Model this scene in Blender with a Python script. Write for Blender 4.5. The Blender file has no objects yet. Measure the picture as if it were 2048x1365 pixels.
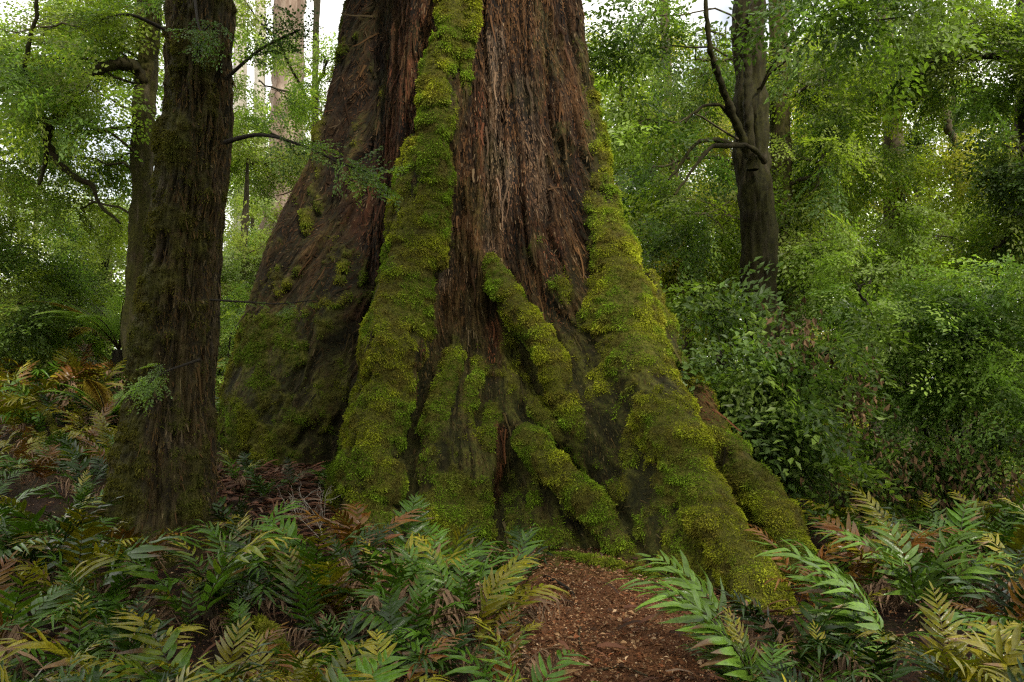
import bpy, math, random
import numpy as np
import openvdb

random.seed(7)
RNG = np.random.default_rng(11)
SC = bpy.context.scene
COL = SC.collection
R = math.radians

# ------------------------------------------------------------------ camera frame
CAM = np.array([0.0, 0.0, 1.6]); PITCH = R(2.8); FPX = 1593.0

def at(px, py, d):
    """world point seen at photo pixel (px, py) at distance d along +Y"""
    u = (px - 1024.0) / FPX; v = (682.5 - py) / FPX
    y = math.cos(PITCH) - v * math.sin(PITCH); z = math.sin(PITCH) + v * math.cos(PITCH)
    s = d / y
    return CAM + np.array([u * s, d, z * s])

def px_of(p):
    q = np.asarray(p, float) - CAM
    c, s = math.cos(PITCH), math.sin(PITCH)
    zc = q[1] * c + q[2] * s
    return 1024 + FPX * q[0] / zc, 682.5 - FPX * (q[2] * c - q[1] * s) / zc

SUN_EL, SUN_AZ = R(45), R(150)       # azimuth clockwise from +Y: behind and to the right of the camera

# ------------------------------------------------------------------ noise
def _h(ix, iy, iz, seed):
    if True:
        h = (ix.astype(np.uint32) * np.uint32(374761393) + iy.astype(np.uint32) * np.uint32(668265263)
             + iz.astype(np.uint32) * np.uint32(2246822519) + np.array([(seed * 3266489917) & 0xffffffff], np.uint32))
        h = (h ^ (h >> np.uint32(13))) * np.uint32(1274126177)
        h = (h ^ (h >> np.uint32(16))) * np.uint32(2654435761)
        h = h ^ (h >> np.uint32(15))
    return h.astype(np.float32) / np.float32(4294967295.0)

def vnoise(P, seed=0):
    P = np.asarray(P, dtype=np.float32)
    I = np.floor(P).astype(np.int64); f = P - I
    f = f * f * (3 - 2 * f)
    x, y, z = I[:, 0], I[:, 1], I[:, 2]
    out = np.zeros(len(P), np.float32)
    for dx in (0, 1):
        wx = f[:, 0] if dx else 1 - f[:, 0]
        for dy in (0, 1):
            wy = f[:, 1] if dy else 1 - f[:, 1]
            for dz in (0, 1):
                wz = f[:, 2] if dz else 1 - f[:, 2]
                out += wx * wy * wz * _h(x + dx, y + dy, z + dz, seed)
    return out

def fbm(P, seed=0, octs=4, gain=0.5):
    P = np.asarray(P, np.float32); a = 1.0; s = 0; t = 0.0
    for o in range(octs):
        s = s + a * vnoise(P * (2.03 ** o), seed + o * 17); t += a; a *= gain
    return s / t

def sstep(a, b, x):
    t = np.clip((x - a) / (b - a), 0, 1); return t * t * (3 - 2 * t)

# ------------------------------------------------------------------ mesh helpers
def make_mesh(name, V, F, mat, attrs=None, smooth=True, mats=None, midx=None):
    """F: list of index arrays (n,3) / (n,4)"""
    if not isinstance(F, (list, tuple)): F = [F]
    F = [np.asarray(f, np.int32) for f in F if len(f)]
    V = np.asarray(V, np.float32)
    me = bpy.data.meshes.new(name)
    me.vertices.add(len(V)); me.vertices.foreach_set('co', V.ravel())
    loops = np.concatenate([f.ravel() for f in F])
    tot = np.concatenate([np.full(len(f), f.shape[1], np.int32) for f in F])
    start = np.concatenate([[0], np.cumsum(tot)[:-1]]).astype(np.int32)
    me.loops.add(len(loops)); me.loops.foreach_set('vertex_index', loops)
    me.polygons.add(len(tot)); me.polygons.foreach_set('loop_start', start)
    me.polygons.foreach_set('use_smooth', np.full(len(tot), smooth, bool))
    for k, a in (attrs or {}).items():
        a = np.asarray(a, np.float32)
        if a.ndim == 1:
            at_ = me.attributes.new(k, 'FLOAT', 'POINT'); at_.data.foreach_set('value', a)
        elif k == 'col':
            a4 = np.ones((len(a), 4), np.float32); a4[:, :3] = a
            at_ = me.attributes.new(k, 'FLOAT_COLOR', 'POINT'); at_.data.foreach_set('color', a4.ravel())
        else:
            at_ = me.attributes.new(k, 'FLOAT_VECTOR', 'POINT'); at_.data.foreach_set('vector', a.ravel())
    me.materials.append(mat)
    for m_ in (mats or []): me.materials.append(m_)
    if midx is not None: me.polygons.foreach_set('material_index', np.asarray(midx, np.int32))
    me.update(calc_edges=True)
    return me

def obj(name, data, parent=None, loc=None, rot=None, scale=None):
    o = bpy.data.objects.new(name, data); COL.objects.link(o)
    if parent is not None: o.parent = parent
    if loc is not None: o.location = [float(c) for c in loc]
    if rot is not None: o.rotation_euler = rot
    if scale is not None: o.scale = scale if hasattr(scale, '__len__') else (scale,) * 3
    return o

def tag(o, label, cat, group=None, kind=None):
    o['label'] = label; o['category'] = cat
    if group: o['group'] = group
    if kind: o['kind'] = kind
    return o

def thing(name, loc, label, cat, group=None, rz=0.0):
    o = bpy.data.objects.new(name, None); COL.objects.link(o)
    o.empty_display_size = 0.1
    o.location = [float(c) for c in loc]; o.rotation_euler = (0, 0, rz)
    return tag(o, label, cat, group)

def dup(root, loc, rz, scale, label=None, group=None):
    r = root.copy(); COL.objects.link(r); r.location = [float(c) for c in loc]
    r.rotation_euler = (0, 0, rz); r.scale = scale if hasattr(scale, '__len__') else (scale,) * 3
    if label: r['label'] = label
    if group: r['group'] = group
    for ch in list(root.children):
        c = ch.copy(); COL.objects.link(c); c.parent = r
    return r

def struct(o):
    o['kind'] = 'structure'; return o

def vnormals(V, F):
    N = np.zeros_like(V)
    n = np.cross(V[F[:, 1]] - V[F[:, 0]], V[F[:, 2]] - V[F[:, 0]])
    if F.shape[1] == 4: n = n + np.cross(V[F[:, 2]] - V[F[:, 0]], V[F[:, 3]] - V[F[:, 0]])
    for k in range(F.shape[1]):
        for c in range(3): N[:, c] += np.bincount(F[:, k], weights=n[:, c], minlength=len(V))
    return N / (np.linalg.norm(N, axis=1, keepdims=True) + 1e-9)

def norm(a):
    a = np.asarray(a, float); return a / (np.linalg.norm(a, axis=-1, keepdims=True) + 1e-9)

def catmull(pts, n):
    P = np.asarray(pts, float); m = len(P)
    t = np.linspace(0, m - 1, n); i = np.clip(np.floor(t).astype(int), 0, m - 2); f = (t - i)[:, None]
    p0 = P[np.clip(i - 1, 0, m - 1)]; p1 = P[i]; p2 = P[i + 1]; p3 = P[np.clip(i + 2, 0, m - 1)]
    return 0.5 * ((2 * p1) + (-p0 + p2) * f + (2 * p0 - 5 * p1 + 4 * p2 - p3) * f ** 2 + (-p0 + 3 * p1 - 3 * p2 + p3) * f ** 3)

def tube(pts, rad, sides, cap=True):
    """returns V, F list, bark coordinates, outward normals"""
    P = np.asarray(pts, float); n = len(P); rad = np.asarray(rad, float)
    T = norm(np.gradient(P, axis=0))
    ref = np.array([1.0, 0, 0]) if abs(T[0][0]) < 0.8 else np.array([0, 1.0, 0])
    A = np.zeros_like(P); a = ref - T[0] * ref.dot(T[0]); A[0] = norm(a)
    for i in range(1, n):
        a = A[i - 1] - T[i] * A[i - 1].dot(T[i]); A[i] = norm(a)
    B = np.cross(T, A)
    th = np.linspace(0, 2 * np.pi, sides, endpoint=False)
    c, s = np.cos(th), np.sin(th)
    N = A[:, None, :] * c[None, :, None] + B[:, None, :] * s[None, :, None]
    V = P[:, None, :] + N * rad[:, None, None]
    L = np.concatenate([[0], np.cumsum(np.linalg.norm(np.diff(P, axis=0), axis=1))])
    rm = rad.mean()
    bk = np.stack([np.broadcast_to(c * rm, (n, sides)), np.broadcast_to(s * rm, (n, sides)), np.broadcast_to(L[:, None] * 0.12, (n, sides))], -1)
    idx = np.arange(n * sides).reshape(n, sides)
    a = idx[:-1]; b = np.roll(idx, -1, 1)[:-1]; c2 = np.roll(idx, -1, 1)[1:]; d = idx[1:]
    F = np.stack([a, b, c2, d], -1).reshape(-1, 4)
    return V.reshape(-1, 3), F, bk.reshape(-1, 3), N.reshape(-1, 3)

class Acc:
    def __init__(s): s.V = []; s.F3 = []; s.F4 = []; s.A = {}; s.n = 0
    def add(s, V, F, **attrs):
        V = np.asarray(V); F = np.asarray(F)
        (s.F3 if F.shape[1] == 3 else s.F4).append(F + s.n); s.V.append(V); s.n += len(V)
        for k, a in attrs.items(): s.A.setdefault(k, []).append(np.asarray(a))
    def mesh(s, name, mat, smooth=True):
        F = []
        if s.F4: F.append(np.concatenate(s.F4))
        if s.F3: F.append(np.concatenate(s.F3))
        return make_mesh(name, np.concatenate(s.V), F, mat, {k: np.concatenate(a) for k, a in s.A.items()}, smooth)

# ------------------------------------------------------------------ materials
class NT:
    def __init__(s, name):
        s.m = bpy.data.materials.new(name); s.m.use_nodes = True; s.t = s.m.node_tree; s.t.nodes.clear()
        s.out = s.n('ShaderNodeOutputMaterial')
    def n(s, typ, **kw):
        nd = s.t.nodes.new(typ)
        for k, v in kw.items(): setattr(nd, k, v)
        return nd
    def l(s, a, b): s.t.links.new(a, b)
    def put(s, sock, v):
        if hasattr(v, 'is_linked') or isinstance(v, bpy.types.NodeSocket): s.l(v, sock)
        elif isinstance(v, (tuple, list)) and len(v) == 3 and sock.type == 'RGBA': sock.default_value = (*v, 1)
        else: sock.default_value = v
    def attr(s, name, what='Color'): return s.n('ShaderNodeAttribute', attribute_name=name).outputs[what]
    def noise(s, vec, scale, detail=5, rough=0.6, dist=0.0):
        nd = s.n('ShaderNodeTexNoise'); s.put(nd.inputs['Vector'], vec)
        nd.inputs['Scale'].default_value = scale; nd.inputs['Detail'].default_value = detail
        nd.inputs['Roughness'].default_value = rough; nd.inputs['Distortion'].default_value = dist
        return nd.outputs['Fac']
    def ramp(s, fac, stops):
        nd = s.n('ShaderNodeValToRGB'); s.put(nd.inputs['Fac'], fac); cr = nd.color_ramp
        while len(cr.elements) < len(stops): cr.elements.new(0.5)
        for e, (p, c) in zip(cr.elements, stops): e.position = p; e.color = (*c, 1) if len(c) == 3 else c
        return nd.outputs['Color']
    def math(s, op, a, b=0.5, clamp=False):
        nd = s.n('ShaderNodeMath', operation=op, use_clamp=clamp); s.put(nd.inputs[0], a); s.put(nd.inputs[1], b); return nd.outputs[0]
    def mix(s, fac, a, b, mode='MIX'):
        nd = s.n('ShaderNodeMix', data_type='RGBA', blend_type=mode); s.put(nd.inputs[0], fac); s.put(nd.inputs[6], a); s.put(nd.inputs[7], b); return nd.outputs[2]
    def mapr(s, v, a, b, c=0.0, d=1.0):
        nd = s.n('ShaderNodeMapRange'); s.put(nd.inputs[0], v)
        for i, k in enumerate((a, b, c, d)): nd.inputs[i + 1].default_value = k
        return nd.outputs[0]
    def vmul(s, v, k):
        nd = s.n('ShaderNodeVectorMath', operation='MULTIPLY'); s.put(nd.inputs[0], v); nd.inputs[1].default_value = k; return nd.outputs[0]
    def bump(s, h, strength, dist):
        nd = s.n('ShaderNodeBump'); s.put(nd.inputs['Height'], h); nd.inputs['Strength'].default_value = strength; nd.inputs['Distance'].default_value = dist; return nd.outputs['Normal']
    def princ(s, col, rough=0.8, spec=0.3, normal=None):
        p = s.n('ShaderNodeBsdfPrincipled'); s.put(p.inputs['Base Color'], col); s.put(p.inputs['Roughness'], rough)
        p.inputs['Specular IOR Level'].default_value = spec
        if normal is not None: s.l(normal, p.inputs['Normal'])
        return p.outputs[0]
    def done(s, sh): s.l(sh, s.out.inputs['Surface']); return s.m

def leaf_material(name, rough, spec, trans, tint=(1, 1, 1), var=0.2, tcol=(1.25, 1.45, 0.5), vein=False):
    """foliage: colour from the leaf attribute, a share of light passing through"""
    t = NT(name)
    c = t.attr('col')
    oi = t.n('ShaderNodeObjectInfo').outputs['Random']
    k = t.mapr(oi, 0, 1, 1 - var, 1 + var)
    tc = t.n('ShaderNodeTexCoord').outputs['Object']
    nz = t.mapr(t.noise(tc, 30 if vein else 2.5, 3), 0.25, 0.75, 0.7, 1.3)
    kk = t.math('MULTIPLY', k, nz)
    cb = t.n('ShaderNodeCombineColor')
    for i in range(3): t.put(cb.inputs[i], t.math('MULTIPLY', kk, tint[i]))
    col = t.mix(1.0, c, cb.outputs[0], 'MULTIPLY')
    nrm = t.bump(t.noise(tc, 60, 2), 0.25, 0.01) if vein else None
    p = t.princ(col, rough, spec, nrm)
    tr = t.n('ShaderNodeBsdfTranslucent'); t.l(t.mix(1.0, col, tcol, 'MULTIPLY'), tr.inputs['Color'])
    mx = t.n('ShaderNodeMixShader'); mx.inputs[0].default_value = trans
    t.l(p, mx.inputs[1]); t.l(tr.outputs[0], mx.inputs[2])
    return t.done(mx.outputs[0])

def bark_material(name, stops, scale=9.0, moss=True, bumpd=0.02):
    t = NT(name)
    bk = t.attr('bk', 'Vector')
    n1 = t.noise(bk, scale, 8, 0.72, 0.3)
    n2 = t.noise(t.vmul(bk, (1, 1, 1.7)), scale * 4.5, 7, 0.75)
    n3 = t.noise(bk, 2.2, 3, 0.5)
    mixn = t.math('ADD', t.math('MULTIPLY', n1, 0.62), t.math('MULTIPLY', n2, 0.38))
    mixn = t.math('ADD', mixn, t.math('MULTIPLY', t.math('SUBTRACT', n3, 0.5), 0.35))
    col = t.ramp(mixn, stops)
    if moss:
        geo = t.n('ShaderNodeNewGeometry').outputs['Position']
        mn = t.noise(geo, 22, 6, 0.7)
        film = t.math('MULTIPLY', t.attr('film', 'Fac'), t.mapr(t.noise(geo, 5, 5, 0.65), 0.22, 0.55))
        col = t.mix(film, col, t.ramp(mn, [(0.3, (0.022, 0.024, 0.005)), (0.7, (0.12, 0.118, 0.020))]))
        pale = t.math('MULTIPLY', t.attr('pale', 'Fac'), t.mapr(t.noise(bk, 16, 6, 0.7), 0.48, 0.62))
        col = t.mix(pale, col, (0.26, 0.20, 0.145))
        red = t.math('MULTIPLY', t.attr('red', 'Fac'), t.mapr(t.noise(bk, 6, 4, 0.6), 0.5, 0.62))
        col = t.mix(red, col, (0.14, 0.048, 0.02))
        ms = t.attr('moss', 'Fac')
        col = t.mix(ms, col, t.ramp(mn, [(0.3, (0.022, 0.022, 0.004)), (0.72, (0.13, 0.125, 0.014))]))
        shade_tone = t.mapr(t.attr('shade_tone', 'Fac'), 0, 1, 0.25, 1.15)  # bark tone with painted crevice and flank shade, multiplied into the colour
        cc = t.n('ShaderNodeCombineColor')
        for i in range(3): t.put(cc.inputs[i], shade_tone)
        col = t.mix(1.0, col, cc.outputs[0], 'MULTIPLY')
    h = t.math('ADD', n1, t.math('MULTIPLY', n2, 0.6))
    return t.done(t.princ(col, 0.85, 0.2, t.bump(h, 0.9, bumpd)))

M = {}
M['giant_bark'] = bark_material('giant_bark', [(0.40, (0.005, 0.003, 0.0014)), (0.48, (0.030, 0.0145, 0.0055)), (0.56, (0.080, 0.038, 0.0135)), (0.66, (0.140, 0.072, 0.027)), (0.78, (0.23, 0.145, 0.072))], 11.0, True, 0.03)
M['dark_bark'] = bark_material('dark_bark', [(0.36, (0.008, 0.005, 0.003)), (0.5, (0.060, 0.034, 0.017)), (0.64, (0.135, 0.080, 0.042)), (0.8, (0.24, 0.17, 0.11))], 9.0, True, 0.02)
M['thin_bark'] = bark_material('thin_bark', [(0.35, (0.020, 0.016, 0.010)), (0.52, (0.075, 0.062, 0.032)), (0.7, (0.15, 0.13, 0.07))], 14.0, False, 0.01)
M['black_bark'] = bark_material('black_bark', [(0.35, (0.008, 0.007, 0.005)), (0.55, (0.028, 0.022, 0.014)), (0.75, (0.07, 0.065, 0.025))], 14.0, False, 0.01)
M['red_bark'] = bark_material('red_bark', [(0.35, (0.09, 0.055, 0.035)), (0.5, (0.21, 0.15, 0.11)), (0.7, (0.40, 0.34, 0.27))], 8.0, False, 0.02)
M['pale_bark'] = bark_material('pale_bark', [(0.35, (0.22, 0.19, 0.15)), (0.5, (0.40, 0.36, 0.30)), (0.7, (0.55, 0.52, 0.46))], 8.0, False, 0.02)
M['leaf'] = leaf_material('myrtle_leaf', 0.45, 0.35, 0.55)
M['leaf_dark'] = leaf_material('dark_leaf', 0.40, 0.30, 0.42)
M['fern'] = leaf_material('fern_leaf', 0.26, 0.27, 0.13, vein=True, var=0.3, tcol=(1.1, 1.3, 0.5))
M['moss'] = leaf_material('moss_leaf', 0.8, 0.15, 0.25, var=0.0, tcol=(1.1, 1.2, 0.5))
M['fibre'] = leaf_material('bark_fibre', 0.85, 0.15, 0.02, var=0.0, tcol=(1, 1, 1))
M['litter'] = leaf_material('litter_leaf', 0.75, 0.2, 0.05, var=0.0, tcol=(1, 1, 1))

def soil_material():
    t = NT('forest_soil')
    geo = t.n('ShaderNodeNewGeometry').outputs['Position']
    n1 = t.noise(geo, 3.0, 6, 0.65); n2 = t.noise(geo, 40, 6, 0.7)
    mixn = t.math('ADD', t.math('MULTIPLY', n1, 0.45), t.math('MULTIPLY', n2, 0.55))
    dark = t.ramp(mixn, [(0.36, (0.006, 0.004, 0.003)), (0.52, (0.026, 0.014, 0.008)), (0.7, (0.075, 0.040, 0.022))])
    path = t.ramp(mixn, [(0.36, (0.040, 0.016, 0.007)), (0.52, (0.125, 0.052, 0.022)), (0.7, (0.25, 0.125, 0.062))])
    col = t.mix(t.attr('path', 'Fac'), dark, path)
    gm = t.math('MULTIPLY', t.attr('green', 'Fac'), t.mapr(t.noise(geo, 9, 5, 0.6), 0.4, 0.6))
    col = t.mix(gm, col, (0.07, 0.075, 0.012))
    return t.done(t.princ(col, 0.9, 0.15, t.bump(n2, 0.8, 0.03)))
M['soil'] = soil_material()

# ------------------------------------------------------------------ terrain
def H(x, y):
    x = np.asarray(x, float); y = np.asarray(y, float)
    h = 0.42 * sstep(0.4, -2.6, x) * sstep(5.6, 9.0, y)
    h = h + 0.12 * sstep(-0.5, -2.2, x) * sstep(2.5, 5.0, y)
    h = h + 0.7 * sstep(-2.5, -6.0, x) * sstep(8.5, 14.0, y)
    h = h - 0.10 * sstep(0.6, 2.2, x) * sstep(4.0, 6.0, y) * sstep(10.5, 7.5, y)
    P = np.stack([x.ravel() * 0.9, y.ravel() * 0.9, np.zeros(x.size)], -1)
    h = h + (0.16 * (fbm(P, 5, 3) - 0.5)).reshape(x.shape) * (0.4 + 0.6 * (1 - path_mask(x, y)))
    return h

PY = [1, 3.0, 4.2, 5.5, 6.5, 6.9, 7.8]; PL = [.22, .21, .20, .12, .04, .02, .1]; PR = [.7, .72, .95, 1.5, 1.4, 1.15, .6]
def path_mask(x, y):
    x = np.asarray(x, float); y = np.asarray(y, float)
    left = np.interp(y, PY, PL); right = np.interp(y, PY, PR)
    P = np.stack([x.ravel() * 4, y.ravel() * 4, np.zeros(x.size)], -1)
    w = (fbm(P, 31, 3).reshape(x.shape) - 0.5) * 0.35
    return sstep(-0.12, 0.1, x - left + w) * sstep(-0.12, 0.1, right - x + w) * sstep(8.2, 7.4, y)

def build_ground():
    xs = np.concatenate([-np.geomspace(7, 400, 40)[::-1], np.arange(-6.95, 6.95, 0.05), np.geomspace(7, 400, 40)])
    ys = np.concatenate([-np.geomspace(0.5, 60, 20)[::-1], np.arange(0, 13, 0.05), np.geomspace(13.05, 500, 60)])
    X, Y = np.meshgrid(xs, ys)
    Z = H(X, Y)
    pm = path_mask(X, Y)
    n = np.stack([X.ravel() * 11, Y.ravel() * 11, np.zeros(X.size)], -1)
    near = (np.abs(X) < 7) & (Y < 13) & (Y > 0)
    Z = Z + ((fbm(n, 9, 3) - 0.5).reshape(X.shape) * 0.05) * near
    g = sstep(6.3, 7.0, Y) * sstep(8.4, 7.6, Y) * sstep(0.0, 0.3, X) * sstep(1.6, 1.2, X) * 0.8 + 0.25 * (1 - pm) * (fbm(n * 0.2, 3, 3).reshape(X.shape) > 0.5)
    V = np.stack([X, Y, Z], -1).reshape(-1, 3)
    ny, nx = X.shape; idx = np.arange(nx * ny).reshape(ny, nx)
    F = np.stack([idx[:-1, :-1], idx[:-1, 1:], idx[1:, 1:], idx[1:, :-1]], -1).reshape(-1, 4)
    struct(obj('ground', make_mesh('ground', V, F, M['soil'], {'path': pm.ravel(), 'green': g.ravel()})))
build_ground()

# ------------------------------------------------------------------ moss tufts
def moss_tufts(V, F, N, moss, hi, count, rng, lmin=0.022, lmax=0.05, bright=1.0, tone=None, droop=0.55):
    """little leaf blades spread over the mossy part of a surface; hi = bulge height 0..1 sets the colour"""
    q = V[F]; ar = 0.5 * np.linalg.norm(np.cross(q[:, 2] - q[:, 0], q[:, 3] - q[:, 1]), axis=1)
    fm = moss[F].mean(1); fn = N[F].mean(1); fc = q.mean(1)
    vis = ((CAM - fc) * fn).sum(1) > -0.45 * np.linalg.norm(CAM - fc, axis=1)
    w = ar * np.clip(fm, 0, 1) ** 1.4 * vis
    k = rng.choice(len(F), count, p=w / w.sum())
    a, b = rng.random((2, count, 1))
    P = (q[k, 0] * (1 - a) + q[k, 1] * a) * (1 - b) + (q[k, 3] * (1 - a) + q[k, 2] * a) * b
    n = norm(fn[k])
    d = norm(n * 0.75 + np.array([0, 0, -droop]) + rng.normal(0, 0.42, (count, 3)))
    side = norm(np.cross(d, n + rng.normal(0, 0.35, (count, 3))))
    h_ = hi[F].mean(1)[k][:, None]
    L = rng.uniform(lmin, lmax, (count, 1)) * np.where(rng.random((count, 1)) < .06, 1.7, 1) * (0.6 + 0.6 * h_)
    W = L * rng.uniform(0.085, 0.17, (count, 1))
    P = P - n * 0.006
    up = n * 0.3 * L
    v = np.stack([P, P + d * L * 0.5 + side * W + up * 0.5, P + d * L + up * 0.1, P + d * L * 0.5 - side * W + up * 0.5], 1)
    big = fbm(P * 2.6, 71, 3)[:, None]; med = fbm(P * 9.0, 72, 3)[:, None]
    yel = np.array([0.335, 0.36, 0.025]); grn = np.array([0.20, 0.305, 0.021]); brn = np.array([0.21, 0.14, 0.038])
    g = sstep(0.40, 0.62, big)
    c = yel * (1 - g) + grn * g
    bb = sstep(0.49, 0.62, med) * (1 - 0.75 * h_)
    c = c * (1 - bb) + brn * bb
    if tone is not None: c = c * (1 - tone[1]) + np.array(tone[0]) * tone[1]
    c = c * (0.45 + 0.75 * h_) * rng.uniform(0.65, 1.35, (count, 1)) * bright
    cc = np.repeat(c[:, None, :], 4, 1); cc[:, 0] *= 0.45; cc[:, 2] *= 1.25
    f = np.arange(count * 4).reshape(-1, 4)
    return v.reshape(-1, 3), f, cc.reshape(-1, 3)

def bark_slivers(V, F, N, A, ctr, count, rng, strips=80):
    """loose strips of stringy bark lying along the grain"""
    q = V[F]; ar = 0.5 * np.linalg.norm(np.cross(q[:, 2] - q[:, 0], q[:, 3] - q[:, 1]), axis=1)
    fm = A['moss'][F].mean(1); n = norm(N[F].mean(1)); fc = q.mean(1)
    vis = ((CAM - fc) * n).sum(1) > -0.3 * np.linalg.norm(CAM - fc, axis=1)
    w = ar * np.clip(1 - fm * 1.6, 0, 1) * vis * (1 - .55 * A['film'][F].mean(1)) * (1 - .2 * (fc[:, 0] < -1.3))
    k = rng.choice(len(F), count, p=w / w.sum())
    a, b = rng.random((2, count, 1))
    P = (q[k, 0] * (1 - a) + q[k, 1] * a) * (1 - b) + (q[k, 3] * (1 - a) + q[k, 2] * a) * b
    n = n[k]; th = np.arctan2(P[:, 1] - ctr[1], P[:, 0] - ctr[0])
    e = np.stack([-np.sin(th), np.cos(th), np.zeros(count)], -1)
    d = norm(np.cross(e, n)); d = d * np.where(d[:, 2:] > 0, -1, 1)
    d = norm(d + e * rng.normal(0, .09, (count, 1)))
    s = norm(np.cross(d, n))
    L = rng.uniform(.02, .085, (count, 1)) * np.where(rng.random((count, 1)) < .12, 2.0, 1); W = rng.uniform(.003, .011, (count, 1))
    lift = rng.uniform(.001, .012, (count, 1))
    v = np.stack([P - s * W - n * .003, P + s * W - n * .003, P + d * L + s * W * .3 + n * lift, P + d * L - s * W * .3 + n * lift], 1)
    pl = A['pale'][F].mean(1)[k][:, None]; rd = A['red'][F].mean(1)[k][:, None]; fl = A['film'][F].mean(1)[k][:, None]
    big = sstep(.4, .62, fbm(P * np.array([5, 5, 1.2]), 91, 3))[:, None]
    c = np.array([.038, .0165, .006]) * (1 - big) + np.array([.110, .052, .019]) * big
    u = rng.random((count, 1))
    c = np.where(u < .10, np.array([[.17, .115, .062]]), c); c = np.where(u > .93, np.array([[.13, .055, .025]]), c)
    c = c * (1 - pl * .75) + np.array([.25, .18, .12]) * pl * .75
    c = np.where(rng.random((count, 1)) < rd * .45, np.array([[.15, .052, .022]]), c)
    g = np.clip(fl * .6, 0, .8); c = c * (1 - g) + np.array([.06, .062, .016]) * g
    c = c * rng.uniform(.45, 1.4, (count, 1)) * (1 - .5 * sstep(-1.0, -1.5, P[:, 0:1]) * (P[:, 1:2] > 8))  # slivers on the giant's left flank carry its shade in their colour
    cc = np.repeat(c[:, None, :], 4, 1); cc[:, :2] *= .75
    v = v.reshape(-1, 3); f = np.arange(count * 4).reshape(-1, 4); cc = cc.reshape(-1, 3)
    m = count // strips; kk = rng.choice(count, m, replace=False); t = np.linspace(0, 1, 7)[None, :, None]
    L2 = rng.uniform(.10, .42, (m, 1, 1)); W2 = rng.uniform(.005, .016, (m, 1, 1)) * (1 - .5 * t)
    C = P[kk][:, None] + d[kk][:, None] * L2 * t + n[kk][:, None] * (.012 + rng.uniform(.0, .07, (m, 1, 1)) * t ** 2.5) + s[kk][:, None] * .03 * np.sin(t * 5 + rng.uniform(0, 6, (m, 1, 1))) * L2
    rv = np.stack([C - s[kk][:, None] * W2, C + s[kk][:, None] * W2], 2).reshape(-1, 3)
    ix = np.arange(m * 14).reshape(m, 7, 2); rf = np.stack([ix[:, :-1, 0], ix[:, :-1, 1], ix[:, 1:, 1], ix[:, 1:, 0]], -1).reshape(-1, 4)
    rcol = np.repeat(cc.reshape(-1, 4, 3)[kk, 2] * rng.uniform(.5, 1.15, (m, 1)), 14, 0)
    return np.concatenate([v, rv]), np.concatenate([f, rf + len(v)]), np.concatenate([cc, rcol])

def subdivide(V, F):
    e = np.concatenate([F[:, [0, 1]], F[:, [1, 2]], F[:, [2, 3]], F[:, [3, 0]]]); es = np.sort(e, 1)
    key = es[:, 0].astype(np.int64) * len(V) + es[:, 1]
    u, first, inv = np.unique(key, return_index=True, return_inverse=True)
    mid = V[es[first]].mean(1); c = V[F].mean(1)
    nV = np.concatenate([V, mid, c]); m = len(F); o = len(V)
    E = [inv[i * m:(i + 1) * m] + o for i in range(4)]; C = np.arange(m) + o + len(mid)
    return nV, np.concatenate([np.stack([F[:, 0], E[0], C, E[3]], 1), np.stack([F[:, 1], E[1], C, E[0]], 1), np.stack([F[:, 2], E[2], C, E[1]], 1), np.stack([F[:, 3], E[3], C, E[2]], 1)])

# ------------------------------------------------------------------ the giant tree
# chains: (px, py, depth, radius in photo pixels, moss weight), blend width in m
CH = {}
CH['core'] = ([(965, -420, 10.7, 182, 0), (965, 0, 10.6, 187, 0), (975, 300, 10.5, 197, 0), (985, 600, 10.4, 218, 0), (1000, 900, 10.3, 250, 0), (1000, 1200, 10.2, 270, 0)], 0.1)
CH['fin'] = ([(916, -420, 9.95, 46, 0), (916, 0, 9.85, 46, 0), (896, 300, 9.6, 50, 0), (876, 600, 9.3, 62, .1), (840, 900, 8.75, 90, .3), (815, 1150, 8.4, 100, .4)], 0.2)
CH['coreR'] = ([(1060, -420, 10.4, 75, 0), (1065, 0, 10.3, 80, 0), (1080, 200, 10.15, 95, 0), (1100, 400, 9.9, 105, .0), (1130, 560, 9.6, 110, .1), (1170, 700, 9.2, 110, .12), (1225, 830, 8.6, 100, .12), (1290, 950, 8.0, 92, .1), (1350, 1060, 7.4, 85, .1), (1420, 1170, 6.9, 75, .1), (1470, 1290, 6.5, 70, .1)], 0.35)
CH['L1'] = ([(765, -420, 11.3, 65, 0), (760, 0, 11.2, 72, .15), (722, 250, 11.1, 84, .15), (692, 400, 11.0, 94, .15), (640, 560, 10.9, 112, .45), (600, 700, 10.7, 118, .6), (562, 820, 10.5, 122, .75), (538, 950, 10.3, 116, .8), (525, 1080, 10.2, 120, .8)], 0.3)
CH['L2'] = ([(760, 100, 10.8, 40, .1), (730, 300, 10.7, 55, .1), (702, 480, 10.5, 62, .2), (668, 640, 10.3, 66, .5), (640, 780, 10.1, 66, .5), (605, 900, 9.9, 62, .45), (575, 1010, 9.8, 60, .3)], 0.25)
CH['L3'] = ([(815, -100, 10.6, 50, .0), (800, 200, 10.4, 40, .1), (775, 420, 10.3, 40, .1), (750, 600, 10.2, 40, .05), (725, 780, 10.0, 40, .0), (705, 930, 9.8, 40, .0)], 0.2)
CH['R1'] = ([(907, -420, 9.45, 26, 1), (905, 0, 9.32, 27, 1), (887, 150, 9.2, 31, 1), (868, 290, 9.08, 40, 1), (850, 420, 8.98, 45, 1), (828, 540, 8.8, 49, 1), (803, 650, 8.6, 54, 1), (780, 770, 8.35, 54, .95), (760, 880, 8.1, 58, 1), (742, 980, 7.85, 64, 1), (728, 1100, 7.6, 74, 1)], 0.10)
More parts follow.
